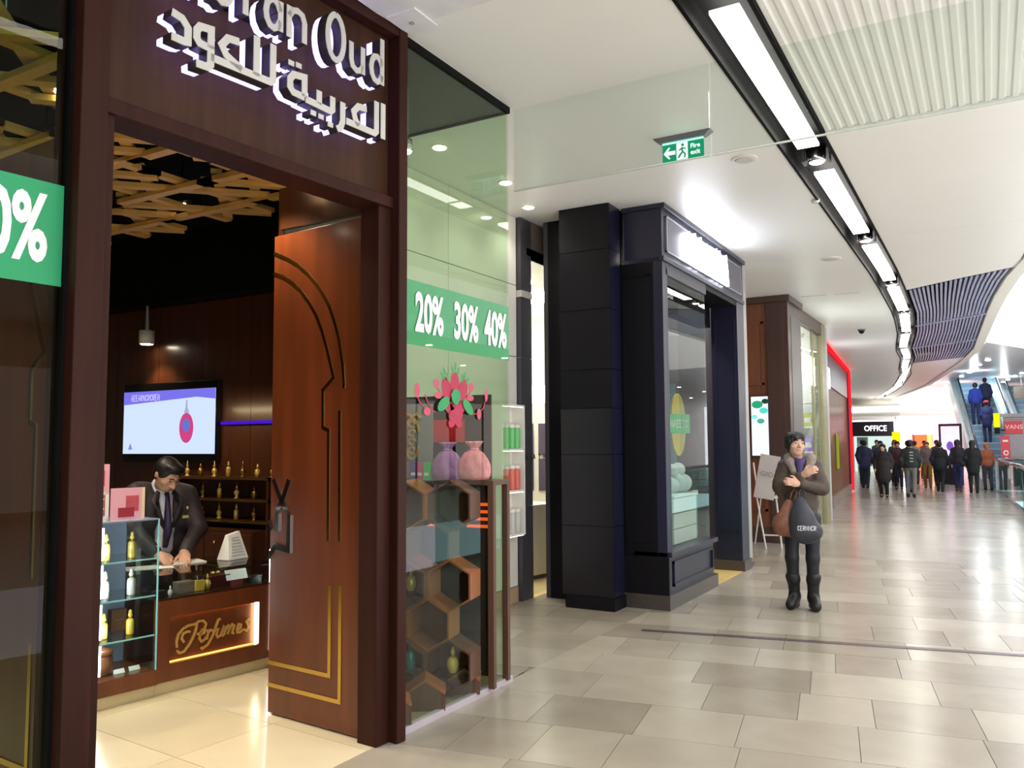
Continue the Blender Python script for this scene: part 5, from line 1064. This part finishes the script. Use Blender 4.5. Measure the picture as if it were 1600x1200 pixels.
sdf_mesh('bag_body', [('cap', v3(.02, 0, 1.02), v3(-.02, 0, .86), .045, .085, {'sy': .55}), ('cap', v3(-.04, 0, .80), v3(.06, 0, .77), .085, .07, {'sy': .55})], .011, BRL, bt2, .05)
MB().tube([(.03, 0, 1.04), (.05, .02, 1.12), (.08, .04, 1.165), (.1, .02, 1.12), (.05, 0, 1.02)], .008, 6).build('strap', BRL, bt2, True)

# ------------------------------------------------------------------ the salesman bent over the counter
def salesman():
    u, y_ = -.43, .86; P = cw(u, y_)
    t = thing('person', 'salesman in dark suit and tie writing at the perfume counter', 'person', P, CRZ-rad(2))
    H = 1.74; hc = (-.06, -.245, 1.395); R = rmat(34, 5, 10); hp, w_, h = head_prims(hc, H, R)
    shR, shL = v3(-.215, -.09, 1.265), v3(.175, -.10, 1.235); elR, elL = v3(-.30, -.21, 1.02), v3(.215, -.21, .985); wrR, wrL = v3(-.20, -.40, .845), v3(.0, -.40, .835)
    body = hp+[('cap', v3(-.03, -.08, 1.28), v3(*hc)+v3(0, .05, -.05), .055, .056), ('ell', (-.02, -.06, 1.14), (.17, .11, .18)), ('ell', (0, .0, .98), (.15, .1, .16)), ('ell', (0, .02, .88), (.16, .11, .11)), ('cap', shR, elR, .05, .042), ('cap', elR, wrR, .042, .028), ('cap', shL, elL, .05, .042), ('cap', elL, wrL, .042, .029)]
    body += hand_prims(wrL, (-.35, -.75, -.35), (.1, -.2, -1), 1.05, .35, -1)+hand_prims(wrR, (.25, -.8, -.35), (.3, -.1, -1), 1.05, .75, 1)
    for s in (-1, 1): body += [('cap', v3(s*.095, .02, .88), v3(s*.1, .03, .48), .08, .056), ('cap', v3(s*.1, .03, .48), v3(s*.1, .06, .09), .053, .04), ('cap', v3(s*.1, .06, .07), v3(s*.11, -.10, .04), .04, .032)]
    sdf_mesh('body', body, .0085, SKIN2, t, .03); eyes_brows(t, w_, h, R, HAIRB)
    hr = hair_short(hc, H, R, 1.0)+[('ell', w_(0, -.38, .72), (h*.52, h*.34, h*.26), {'R': R, 'k': .02})]
    sdf_mesh('hair', hr, .008, HAIRB, t, .025)
    SU = mat('suit_dark', (48, 38, 42), .6, var=.08, scale=40)
    su = [('ell', (.11, -.06, 1.13), (.12, .145, .20)), ('ell', (-.14, -.05, 1.13), (.12, .145, .20)), ('ell', (.12, .0, .95), (.10, .13, .2)), ('ell', (-.12, .0, .95), (.1, .13, .2)), ('ell', (-.02, .035, 1.08), (.17, .085, .24)), ('ell', (0, .06, .85), (.17, .10, .13)), ('cap', shR, elR, .078, .064), ('cap', elR, wrR-(wrR-elR)*.1, .064, .046), ('cap', shL, elL, .078, .064), ('cap', elL, wrL-(wrL-elL)*.1, .064, .046), ('cap', shR+v3(.03, .04, .01), shL+v3(-.03, .04, .01), .07, .07)]
    sdf_mesh('jacket', su, .010, SU, t, .022)
    for s in (-1, 1):
        lp = [(s*.055-.025, -.155, 1.275), (s*.10-.025, -.19, 1.20), (s*.085-.02, -.20, 1.12), (s*.03-.01, -.18, 1.0)]
        MB().tube(lp, [.016, .03, .026, .012], 6).build('lapel', SU, t, True)
        MB().tube([(s*.045-.03, -.13, 1.315), (s*.05-.03, -.165, 1.285), (s*.012-.03, -.19, 1.26)], [.014, .018, .01], 6).build('shirt_collar', mat('shirt_white', (224, 226, 236), .6), t, True)
    sdf_mesh('shirt', [('cap', v3(-.03, -.10, 1.26), v3(-.01, -.095, 1.0), .085, .08, {'sy': .95}), ('cap', v3(-.01, -.095, 1.0), v3(0, -.03, .86), .08, .1), ('cap', v3(-.035, -.08, 1.27), v3(-.04, -.11, 1.32), .064, .062)], .010, mat('shirt_white', (224, 226, 236), .6), t, .03)
    MB().tube([(-.035, -.19, 1.262), (-.033, -.205, 1.23), (-.025, -.20, 1.1), (-.02, -.195, .98), (-.015, -.15, .86)], [.018, .016, .026, .032, .02], 8).build('tie', mat('tie_purple', (50, 34, 70), .45), t, True)
    bx('name_badge', mat('badge_gold', (226, 190, 100), .3), t, .09, .165, -.205, -.197, 1.065, 1.085); MB().sphere((.125, -.2, 1.14), (.016, .006, .018), 8, 6).build('pin', MATS['badge_gold'], t, True)
    tr = [('ell', (0, .03, .87), (.165, .115, .11))]
    for s in (-1, 1): tr += [('cap', v3(s*.095, .02, .86), v3(s*.1, .03, .48), .09, .07), ('cap', v3(s*.1, .03, .48), v3(s*.1, .06, .1), .07, .062)]
    sdf_mesh('trousers', tr, .012, SU, t, .03)
    for s in (-1, 1): sdf_mesh('shoe', [('cap', v3(s*.1, .09, .04), v3(s*.115, -.12, .035), .045, .036), ('ell', (s*.1, .07, .07), (.045, .05, .04))], .01, BLACKM, t, .02)
salesman()
p_ = cw(-.625, .42, 0); o = thing('pen', 'slim pen in the salesman writing hand', 'pen', (p_[0], p_[1], .80), CRZ); MB().tube([(0, 0, -.028), (.005, -.006, -.02), (-.03, .03, .10)], [.001, .004, .004], 6).build('barrel', NAVYD, o, True); MB().tube([(-.03, .03, .095), (-.033, .033, .11)], .005, 6).build('clip', STEEL, o)

# ------------------------------------------------------------------ shoppers further along the mall
def cloth(rgb): return mat('cloth_%d_%d_%d' % rgb, rgb, .75, var=.12, scale=12, bump=.3)
def shopper(label, x, y_, H, face, coat, legs, hair=(24, 20, 20), longcoat=0.0, step=.1, longhair=False, z=0.0, wide=1.0, hood=None, bag=None, stripes=False, shoe=(24, 22, 22)):
    t = thing('person', label, 'person', (x, y_, z), rad(face), 'shoppers walking in the distance')
    S = H/1.72; R = rmat(4, 0, random.uniform(-15, 15)); hc = (0, -.02*S, 1.60*S); hp, w_, h = head_prims(hc, H, R); res = .021
    hp = [p for p in hp if not p[-1].get('cut')]
    sh = [v3(s*.145*wide, .0, 1.375)*S for s in (-1, 1)]; el = [v3(s*.215*wide, .03+s*step*.6, 1.12)*S for s in (-1, 1)]; wr = [v3(s*.19*wide, -.08+s*step, .90)*S for s in (-1, 1)]
    hip = [v3(s*.09, 0, .9)*S for s in (-1, 1)]; kn = [v3(s*.095, -.05-s*step*.6, .49)*S for s in (-1, 1)]; an = [v3(s*.09, .06-s*step*1.4, .085)*S for s in (-1, 1)]
    b = hp+[('cap', v3(0, .01, 1.42)*S, v3(*hc)-v3(0, -.01, .07), .052*S, .05*S), ('ell', v3(0, .01, 1.25)*S, (.15*S, .1*S, .2*S)), ('ell', v3(0, .01, .98)*S, (.15*S, .1*S, .18*S))]
    for i in (0, 1): b += [('cap', sh[i], el[i], .045*S, .038*S), ('cap', el[i], wr[i], .036*S, .028*S), ('cap', wr[i], wr[i]+v3(0, -.02, -.1)*S, .034*S, .026*S), ('cap', wr[i]+v3(-.02*(2*i-1), -.03, -.02)*S, wr[i]+v3(-.03*(2*i-1), -.055, -.065)*S, .014*S, .012*S, {'k': .01}), ('cap', hip[i], kn[i], .07*S, .05*S), ('cap', kn[i], an[i], .048*S, .036*S), ('cap', an[i]-v3(0, 0, .03), an[i]+v3(0, -.13, -.045)*S, .036*S, .03*S)]
    sdf_mesh('body', b, res, SKIN, t, .03)
    hm = mat('hair_%d_%d' % hair[:2], hair, .5, var=.2, scale=50)
    hr = hair_short(hc, H, R, 1.08)
    if longhair: hr += [('cap', w_(0, .5, .2), w_(0, .75, -1.6), h*.6, h*.5), ('cap', w_(.45, .3, 0), w_(.5, .35, -1.4), h*.3, h*.25), ('cap', w_(-.45, .3, 0), w_(-.5, .35, -1.4), h*.3, h*.25)]
    sdf_mesh('hair', hr, res*.9, hm, t, .03)
    ck = [('ell', v3(0, .01, 1.25)*S, (.185*wide*S, .145*S, .22*S)), ('ell', v3(0, .01, 1.0)*S, (.18*wide*S, .14*S, .2*S)), ('cap', v3(0, .01, 1.43)*S, sh[0], .075*S, .065*S), ('cap', v3(0, .01, 1.43)*S, sh[1], .075*S, .065*S)]
    if longcoat: ck.append(('cap', v3(0, .01, 1.0)*S, v3(0, .01, 1.0-longcoat)*S, .185*wide*S, .19*wide*S, {'sy': .8}))
    for i in (0, 1): ck += [('cap', sh[i], el[i], .07*S, .06*S), ('cap', el[i], el[i]+(wr[i]-el[i])*.92, .06*S, .047*S)]
    if hood: pass
    co = sdf_mesh('coat', ck, res, cloth(coat), t, .04)
    if hood: sdf_mesh('hat', [('ell', w_(0, .1, .45), (h*.95, h*1.0, h*.8), {'R': R})], res*.9, cloth(hood), t, .03)
    if stripes:
        for q in range(4): bx('back_stripe', cloth((190, 190, 186)), co, -.10*S, .0, .155*S, .172*S, (1.34-.09*q)*S, (1.37-.09*q)*S)
    tr = [('ell', v3(0, .01, .92)*S, (.165*S, .12*S, .12*S))]
    for i in (0, 1): tr += [('cap', hip[i], kn[i], .09*S, .068*S), ('cap', kn[i], an[i]+v3(0, 0, .03), .066*S, .055*S)]
    sdf_mesh('trousers', tr, res, cloth(legs), t, .03)
    for i in (0, 1): sdf_mesh('shoe', [('cap', an[i]+v3(0, .03, -.045)*S, an[i]+v3(0, -.14, -.05)*S, .042*S, .034*S), ('cap', an[i]+v3(0, .0, .02)*S, an[i]+v3(0, .02, -.04)*S, .048*S, .045*S)], res*.8, cloth(shoe), t, .02)
    if bag:
        c, sd, bz = bag; q = v3(sd*.30, .02, bz)*S; g = sdf_mesh('shoulder_bag', [('cap', q+v3(0, .08, 0), q+v3(0, -.08, 0), .10, .10)], res, cloth(c), t, .03); MB().tube([(q+v3(-sd*.02, 0, .08)).tolist(), (sh[1 if sd > 0 else 0]+v3(0, 0, .075)).tolist()], .014, 6).build('bag_strap', cloth(c), g)
    return t
random.seed(21)
CROWD = [
 ('shopper in long black-brown padded coat facing the camera', -2.75, 26.5, 1.56, 0, (38, 30, 32), (26, 24, 28), dict(longcoat=.35, wide=1.25, step=.04)),
 ('shopper seen from behind in dark jacket with pale stripes and grey trousers', -2.06, 26.9, 1.66, 180, (40, 46, 46), (120, 116, 108), dict(wide=1.2, stripes=True, step=.06)),
 ('shopper seen from behind in short black coat and black leggings', -1.46, 30.4, 1.62, 175, (26, 26, 34), (24, 26, 36), dict(longcoat=.12, step=.12, wide=1.15)),
 ('shopper in dark top with cream bag, jeans and tan boots', -.95, 30.9, 1.68, 170, (44, 36, 52), (52, 60, 110), dict(longhair=True, step=.12, wide=.95, bag=((206, 200, 186), -1, .95), shoe=(130, 84, 50))),
 ('shopper with long black hair and black coat carrying a black shoulder bag', -.50, 29.9, 1.66, 180, (22, 22, 26), (28, 28, 32), dict(longhair=True, longcoat=.25, step=.05, bag=((20, 20, 22), 1, .95))),
 ('shopper in grey-brown jacket and tan trousers', -1.95, 32.5, 1.62, 0, (120, 104, 104), (158, 110, 66), dict(step=.08, hair=(120, 70, 44))),
 ('shopper in maroon checked jacket between the padded coat and striped jacket', -2.75, 31.0, 1.64, 5, (74, 46, 54), (36, 40, 60), dict(step=.1)),
 ('shopper in black jacket and blue jeans left of the striped jacket', -2.35, 30.0, 1.66, 175, (38, 34, 40), (60, 74, 120), dict(step=.14, hair=(60, 44, 36))),
 ('shopper in navy coat nearest the red glowing edge', -3.85, 31.5, 1.68, 180, (40, 48, 84), (34, 40, 66), dict(longcoat=.15, step=.1)),
 ('shopper in slate blue coat second from the red glowing edge', -3.55, 33.5, 1.66, 10, (56, 66, 90), (44, 56, 84), dict(step=.08)),
 ('shopper in teal-grey hooded top further back', -3.3, 36.0, 1.70, 0, (70, 84, 92), (40, 46, 56), dict(step=.1, hair=(90, 64, 46))),
 ('shopper in dark plum jacket in the far middle of the crowd', -2.9, 38.5, 1.70, 0, (76, 50, 66), (40, 36, 48), dict(step=.1)),
 ('shopper in mustard scarf and dark coat far back', -3.6, 39.5, 1.68, 0, (96, 84, 60), (38, 36, 40), dict(step=.06, hair=(140, 104, 66))),
 ('shopper in red jacket far back before the pink shop', -2.55, 41.0, 1.68, 20, (166, 60, 60), (60, 54, 60), dict(step=.08)),
 ('shopper in rust coloured top at the foot of the escalator', -.12, 31.75, 1.55, 190, (166, 92, 66), (80, 66, 80), dict(step=.05, hair=(176, 110, 60))),
 ('shopper in black jacket far left near the red glowing edge', -4.35, 35.0, 1.70, 180, (30, 30, 40), (36, 40, 56), dict(step=.1)),
 ('shopper in brown fur-trimmed coat behind the maroon jacket', -3.15, 34.2, 1.62, 0, (92, 70, 58), (40, 36, 36), dict(longcoat=.2, step=.05, hair=(110, 76, 50))),
 ('shopper in pale beige jacket behind the striped jacket', -2.55, 35.6, 1.66, 180, (170, 150, 126), (60, 60, 70), dict(step=.08, hair=(60, 40, 30))),
 ('shopper in charcoal coat right of the tan trousers', -1.75, 35.0, 1.68, 0, (54, 52, 58), (40, 42, 50), dict(step=.1)),
 ('shopper in grey coat far back under the dark shop sign', -4.6, 42.0, 1.72, 0, (90, 92, 104), (50, 50, 58), dict(longcoat=.2, step=.05)),
]
for lb, x, y_, H, f, c, l, kw in CROWD: shopper(lb, x, y_, H, f, c, l, **kw)
# ================================================================== GLASS BALUSTRADE along the atrium edge
bl = thing('balustrade', 'glass balustrade with steel handrail along the atrium edge', 'balustrade', (0, 0, 0))
BP = [(.62, 9.0), (.62, 15.0), (.60, 22.3), (.27, 28.5), (.15, 31.05), (3.15, 31.05)]
SG = glass('balustrade_glass', (205, 228, 226))
for (x0, y0), (x1, y1) in zip(BP, BP[1:]):
    n = max(1, int(math.hypot(x1-x0, y1-y0)/1.5)); a = math.atan2(y1-y0, x1-x0); L = math.hypot(x1-x0, y1-y0)/n
    for i in range(n):
        c = (x0+(x1-x0)*(i+.5)/n, y0+(y1-y0)*(i+.5)/n); M = Matrix.Rotation(a, 3, 'Z')
        MB().obox((c[0], c[1], .52), (L-.03, .016, .92), M).build('pane', SG, bl)
        MB().obox((c[0], c[1], .03), (L, .07, .06), M).build('shoe_channel', STEEL, bl)
    MB().tube([(x0, y0, 1.03), (x1, y1, 1.03)], .045, 10).build('handrail', STEEL, bl, True)
bx('end_post', STEEL, bl, .10, .2, 31.0, 31.1, 0, 1.05)
# ================================================================== KIOSK with red signs
kk = thing('kiosk_shutter', 'grey slatted kiosk shutter with red sign beyond the balustrade', 'kiosk', (0, 0, 0))
KG = mat('kiosk_grey', (158, 152, 160), .45); KG2 = mat('kiosk_slat', (188, 182, 190), .45)
bx('back', KG, kk, .39, 3.1, 31.7, 31.8, 0, 2.47)
for i in range(26): bx('slat', KG2, kk, .39, 3.1, 31.65, 31.7, .9+i*.06, .9+i*.06+.031)
bx('base', mat('kiosk_base', (90, 80, 88), .5), kk, .3, 3.1, 31.5, 31.8, 0, .82); bx('head_box', KG, kk, .3, 3.1, 31.55, 31.8, 2.42, 2.52)
RS = mat('kiosk_red', (206, 58, 74), .45)
rsg = thing('red_sign', 'red rectangular sign with pale lettering on the kiosk shutter', 'sign', (.69, 31.62, 2.08)); bx('panel', RS, rsg, -.26, .24, -.02, 0, -.22, .2); text('lettering', 'VANS', .2, mat('sign_pale', (240, 200, 200), .5), rsg, (0, -.024, .0), FRONT, .001, .002)
rp_ = thing('red_poster', 'tall red poster with white round mark below the yellow sign', 'poster', (.43, 31.38, .90)); bx('panel', RS, rp_, -.14, .12, -.02, 0, 0, .88); MB().stroke(arc(.0, .34, .06, .07, 0, 345, 14), .035, -.024, -.02).build('ring_mark', WHITE, rp_); MB().prismy([(-.05, .06), (.06, .06), (.03, .2), (-.02, .2)], -.024, -.02).build('mark', WHITE, rp_); bx('text_line', WHITE, rp_, -.08, .07, -.024, -.02, .7, .76); bx('pole', KG, rp_, -.02, .01, 0, .02, -.9, .1); bx('foot', KG, rp_, -.1, .08, -.1, .1, -.9, -.87)
ys_ = thing('yellow_sign', 'yellow square hanging sign beside the kiosk', 'sign', (.21, 31.5, 2.08)); bx('panel', emit('yellow_lit', (250, 226, 20), .9), ys_, -.09, .09, -.03, .03, 0, .46); bx('bracket', NAVYD, ys_, -.08, .08, -.05, .05, -.22, -.02)
MB().tube([(.1, 0, -.1), (.22, .1, -.1)], .02, 6).build('arm', NAVYD, ys_)
# ================================================================== ESCALATORS
ST = mat('step_blue', (150, 180, 206), .35, .3, var=.05); EWH = mat('escalator_white', (236, 240, 242), .3); EGL = glass('escalator_glass', (214, 236, 242))
def escalator(label, x, y0, rz, L=7.2, rise=4.1):
    t = thing('escalator', label, 'escalator', (x, y0, 0), rz)
    for s, nm in ((-1, 0), (1, 1)):
        xx = s*.68
        g = MB(); g.add([(xx-.17, 0, 0), (xx+.17, 0, 0), (xx+.17, -.6, 0), (xx-.17, -.6, 0), (xx-.17, 0, .35), (xx+.17, 0, .35), (xx+.17, -.6, .35), (xx-.17, -.6, .35)], [(0, 1, 2, 3), (7, 6, 5, 4), (0, 4, 5, 1), (1, 5, 6, 2), (2, 6, 7, 3), (3, 7, 4, 0)]); g.build('newel_base', EWH, t)
        MB().add([(xx-.17, 0, -.3), (xx+.17, 0, -.3), (xx+.17, L, rise-.5), (xx-.17, L, rise-.5), (xx-.17, 0, .36), (xx+.17, 0, .36), (xx+.17, L, rise+.36), (xx-.17, L, rise+.36)], [(0, 3, 2, 1), (4, 5, 6, 7), (0, 1, 5, 4), (1, 2, 6, 5), (2, 3, 7, 6), (3, 0, 4, 7)]).build('side_cladding', EWH, t)
        MB().add([(xx-.01, -.5, .36), (xx+.01, -.5, .36), (xx+.01, L, rise+.36), (xx-.01, L, rise+.36), (xx-.01, -.5, .95), (xx+.01, -.5, .95), (xx+.01, L, rise+.98), (xx-.01, L, rise+.98)], [(0, 3, 2, 1), (4, 5, 6, 7), (0, 1, 5, 4), (1, 2, 6, 5), (2, 3, 7, 6), (3, 0, 4, 7)]).build('balustrade_glass', EGL, t)
        MB().tube([(xx, -.5, .4), (xx, -.62, .7), (xx, -.5, .95), (xx, 0, 1.0), (xx, L, rise+1.0), (xx, L+.6, rise+1.0)], .04, 8).build('handrail', mat('rail_dark', (60, 66, 80), .4), t, True)
    n = 18
    for i in range(n):
        y_ = L*i/n; z = rise*(i+1)/n; MB().box(-.5, .5, y_, y_+L/n+.03, z-.26, z-.015).build('step', ST, t); bx('step_edge', mat('step_edge', (206, 222, 234), .4), t, -.5, .5, y_-.004, y_, z-.05, z-.015)
    bx('landing', ST, t, -.5, .5, -.6, 0, 0, .012); MB().add([(-.85, 0, -.32), (.85, 0, -.32), (.85, L, rise-.52), (-.85, L, rise-.52), (-.85, 0, -.28), (.85, 0, -.28), (.85, L, rise-.48), (-.85, L, rise-.48)], [(0, 3, 2, 1), (4, 5, 6, 7), (0, 1, 5, 4), (1, 2, 6, 5), (2, 3, 7, 6), (3, 0, 4, 7)]).build('truss_soffit', EWH, t)
escalator('escalator with pale blue steps rising behind the crowd, nearest the pink shop', .36, 32.9, rad(7.5))
escalator('second escalator behind the kiosk shutter', 2.1, 36.0, rad(7.5), 7.2, 4.1)
random.seed(8)
lamp('far_facade_fill', 'AREA', (-2.6, 48.2, 2.9), 110, (1, .93, .94), 3.0, (-2.6, 50, 1.5), sy=.4)  # added fill lamp that brightens the pink facade, not a shop fitting
for x, y_ in ((-.4, 34.5), (.6, 38.5), (-1.3, 40.5)): lamp('far_soffit_light', 'POINT', (x, y_, 4.05), 60, (.95, .98, 1), .1)
def on_esc(f, x=0.0):
    a = rad(7.5); L, rise = 7.2, 4.1; y_ = L*f; i = int(f*18); z = rise*(i+1)/18-.015; y_ = L*(i+.45)/18
    return (.36+x*math.cos(a)-y_*math.sin(a), 32.9+x*math.sin(a)+y_*math.cos(a), z)
for lb, f, x, H, c, l, kw in (('person with red hat and navy coat riding up the escalator', .36, -.1, 1.55, (40, 52, 104), (34, 40, 80), dict(hood=(196, 60, 70), longcoat=.2, step=.0)), ('person in royal blue jacket near the top of the escalator', .52, -.3, 1.62, (40, 66, 170), (40, 50, 100), dict(step=.0)), ('person in dark navy jacket beside the blue jacket near the escalator top', .58, .1, 1.6, (36, 44, 80), (30, 36, 60), dict(step=.0))):
    p = on_esc(f, x); shopper(lb, p[0], p[1], H, 187, c, l, z=p[2], **kw)
# ================================================================== FAR END: soffit B with spotlights, bulkheads, shops
sb = MB().prism([(-2.4, 42.6), (-.52, 29.3), (.02, 24.9), (.95, 27.2), (6, 28.5), (6, 45.4), (-1.97, 45.1)], 4.2, 4.32).build('ceiling.003', mat('soffit_grey', (206, 206, 214), .3, var=.03, scale=.6)); tag(sb, 'pale grey gallery soffit with rows of small spotlights at the far end', 'ceiling', kind='structure')
fs_ = MB().prism([(.03, 24.86), (.96, 27.15), (6, 28.45), (6, 28.5), (.95, 27.2), (.02, 24.9)], 4.2, 5.4).build('wall_gallery_fascia', WHITE); tag(fs_, 'white upper gallery fascia above the far soffit', 'wall', kind='structure')
SPE = emit('far_spot', (255, 252, 244), 20.0); k = 0
SPTS = [(-1.702, 43.5), (-1.35, 40.2), (-0.872, 37.0), (-0.559, 35.07), (-0.33, 33.48), (-0.214, 31.8), (0.046, 30.1), (0.333, 43.4), (0.593, 41.5), (0.748, 40.06), (0.965, 38.27), (1.135, 36.63)]
for x, y_ in SPTS:
    o = thing('far_spotlight', 'small far soffit spotlight, %s of the %s diagonal row' % (ORD[k if k < 7 else k-7], 'left' if k < 7 else 'right'), 'spotlight', (x, y_, 4.2), 0, 'spotlights in the far soffit'); k += 1
    MB().lathe([(.07, -.03), (.08, 0)], n=12).build('lens', SPE, o); MB().lathe([(.1, -.015), (.11, 0)], n=12).build('rim', WHITE, o)
fw_ = thing('wall_far', 'far end wall of the mall with lit bulkheads', 'wall', kind='structure')
bx('bulkhead', WHITE, fw_, -9, 3.0, 49.6, 50.2, 3.35, 6.2); MB().prism([(-7.5, 47.6), (-4, 47.0), (-1.2, 47.6), (-1.0, 49.6), (-9, 49.6)], 3.0, 3.6).build('curved_bulkhead', WHITE, fw_); MB().prism([(-7.5, 47.55), (-4, 46.95), (-1.2, 47.55), (-1.2, 47.6), (-4, 47.0), (-7.5, 47.6)], 3.22, 3.46).build('cove_light', emit('cove', (255, 255, 250), 3.0), fw_)
bx('back_wall', mat('far_pink', (226, 176, 190), .5), fw_, -3.9, 2.5, 50.2, 50.4, 0, 3.4)
bx('upper_wall', WHITE, fw_, -14, 8, 56, 56.3, 3, 9)
df = thing('dark_fascia_shop', 'dark shop fascia with white lettering at the far end', 'shopfront', (-5.5, 49.0, 0)); bx('fascia', mat('fascia_black', (34, 30, 40), .4), df, -1.1, 1.0, 0, .4, 1.95, 2.75); bx('interior', emit('far_room', (190, 206, 200), 1.0), df, -1.1, 1.0, .6, .65, 0, 2.0); bx('side_wall', mat('fascia_black', (34, 30, 40), .4), df, -1.2, -1.1, 0, .7, 0, 2.75)
text('lettering', 'OFFICE', .42, emit('office_white', (255, 255, 255), 2.5), df, (.1, -.02, 2.36), FRONT, .01, .002, .85)
bx('doorway', mat('shop_pale', (150, 190, 190), .4), df, -.9, -.35, .3, .5, 0, 1.9)
ps = thing('pink_shop', 'pink shopfront with orange doorway at the far end', 'shopfront', (-2.6, 49.6, 0)); PKF = mat('pink_facade', (236, 168, 186), .45)
bx('facade', PKF, ps, -1.3, 1.9, 0, .2, 2.0, 3.0); bx('column', PKF, ps, -.05, .35, -.1, .2, 0, 3.0); bx('column', PKF, ps, -1.3, -1.05, -.1, .2, 0, 2.2); bx('lit_doorway', emit('orange_glow', (255, 110, 60), 1.3), ps, -.95, -.35, .25, .3, 0, 2.0); bx('lit_doorway', emit('yellow_glow', (255, 200, 110), 1.3), ps, -.35, -.1, .25, .3, 0, 2.0); bx('shop_window', emit('pink_glow', (250, 180, 190), 1.2), ps, .4, 1.9, .25, .3, 0, 2.0)
glyphs('lettering', 6, .3, 2.42, .24, .26, emit('pink_sign', (255, 236, 240), 1.2), ps, -.03, 0, 8)
yh = thing('yellow_sign', 'small yellow hanging sign right of the dark far fascia', 'sign', (-4.25, 47.5, 1.65)); bx('panel', MATS['yellow_lit'], yh, -.2, .2, 0, .05, 0, .5); bx('hanger', NAVYD, yh, -.01, .01, .01, .03, .5, 1.3)
kp = thing('poster_totem', 'black framed digital poster totem with pink picture behind the crowd', 'poster totem', (-1.28, 35.5, 0)); bx('frame', mat('totem_black', (30, 22, 32), .35), kp, -.42, .36, 0, .25, 0, 2.3, .01); bx('screen', emit('totem_screen', (240, 170, 224), 1.6), kp, -.34, .28, -.012, 0, .85, 2.2)
MB().prismy(arc(-.05, 1.45, .12, .18, 0, 340, 14), -.016, -.012).build('screen_figure', emit('totem_fig', (110, 80, 170), 1.0), kp); MB().prismy(arc(-.03, 1.78, .09, .1, 0, 340, 12), -.016, -.012).build('screen_figure', emit('totem_face', (255, 226, 226), 1.6), kp); MB().prismy([(-.3, .9), (.25, .9), (.2, 1.25), (-.25, 1.2)], -.016, -.012).build('screen_figure', emit('totem_white', (250, 240, 255), 1.6), kp)
hs = thing('direction_sign', 'grey hanging direction sign with black arrow at the upper level edge', 'sign', (1.75, 38.5, 3.35)); bx('panel', mat('sign_taupe', (170, 162, 152), .5), hs, -.85, 1.2, 0, .08, -.05, .45); MB().stroke([(-.2, .3), (-.34, .2), (-.2, .1)], .06, -.006, 0).build('arrow', NAVYD, hs); glyphs('lettering', 4, .0, .1, .2, .22, NAVYD, hs, -.006, 0, 2)
for k, x in enumerate((-.6, .9)): bx('hanger', STEEL, hs, x, x+.03, .02, .05, .45, .85)
side = bx('wall_far_left', mat('far_left', (196, 190, 190), .4), None, -14.2, -14, 29, 56, 0, 4.0); tag(side, 'pale wall at the far left of the mall bend', 'wall', kind='structure')
sl = bx('wall_bend', WHITE, None, -14, -4.2, 29.35, 29.6, 0, 4.0); tag(sl, 'return wall behind the red edged shop', 'wall', kind='structure')

# ------------------------------------------------------------------ lettering becomes plain mesh
dg = bpy.context.evaluated_depsgraph_get()
for o in [o for o in bpy.data.objects if o.type == 'FONT']:
    me = bpy.data.meshes.new_from_object(o.evaluated_get(dg)); me.name = o.name
    n = bpy.data.objects.new(o.name, me); COL.objects.link(n); n.parent = o.parent; n.matrix_basis = o.matrix_basis.copy()
    nm = o.name; bpy.data.objects.remove(o, do_unlink=True); n.name = nm
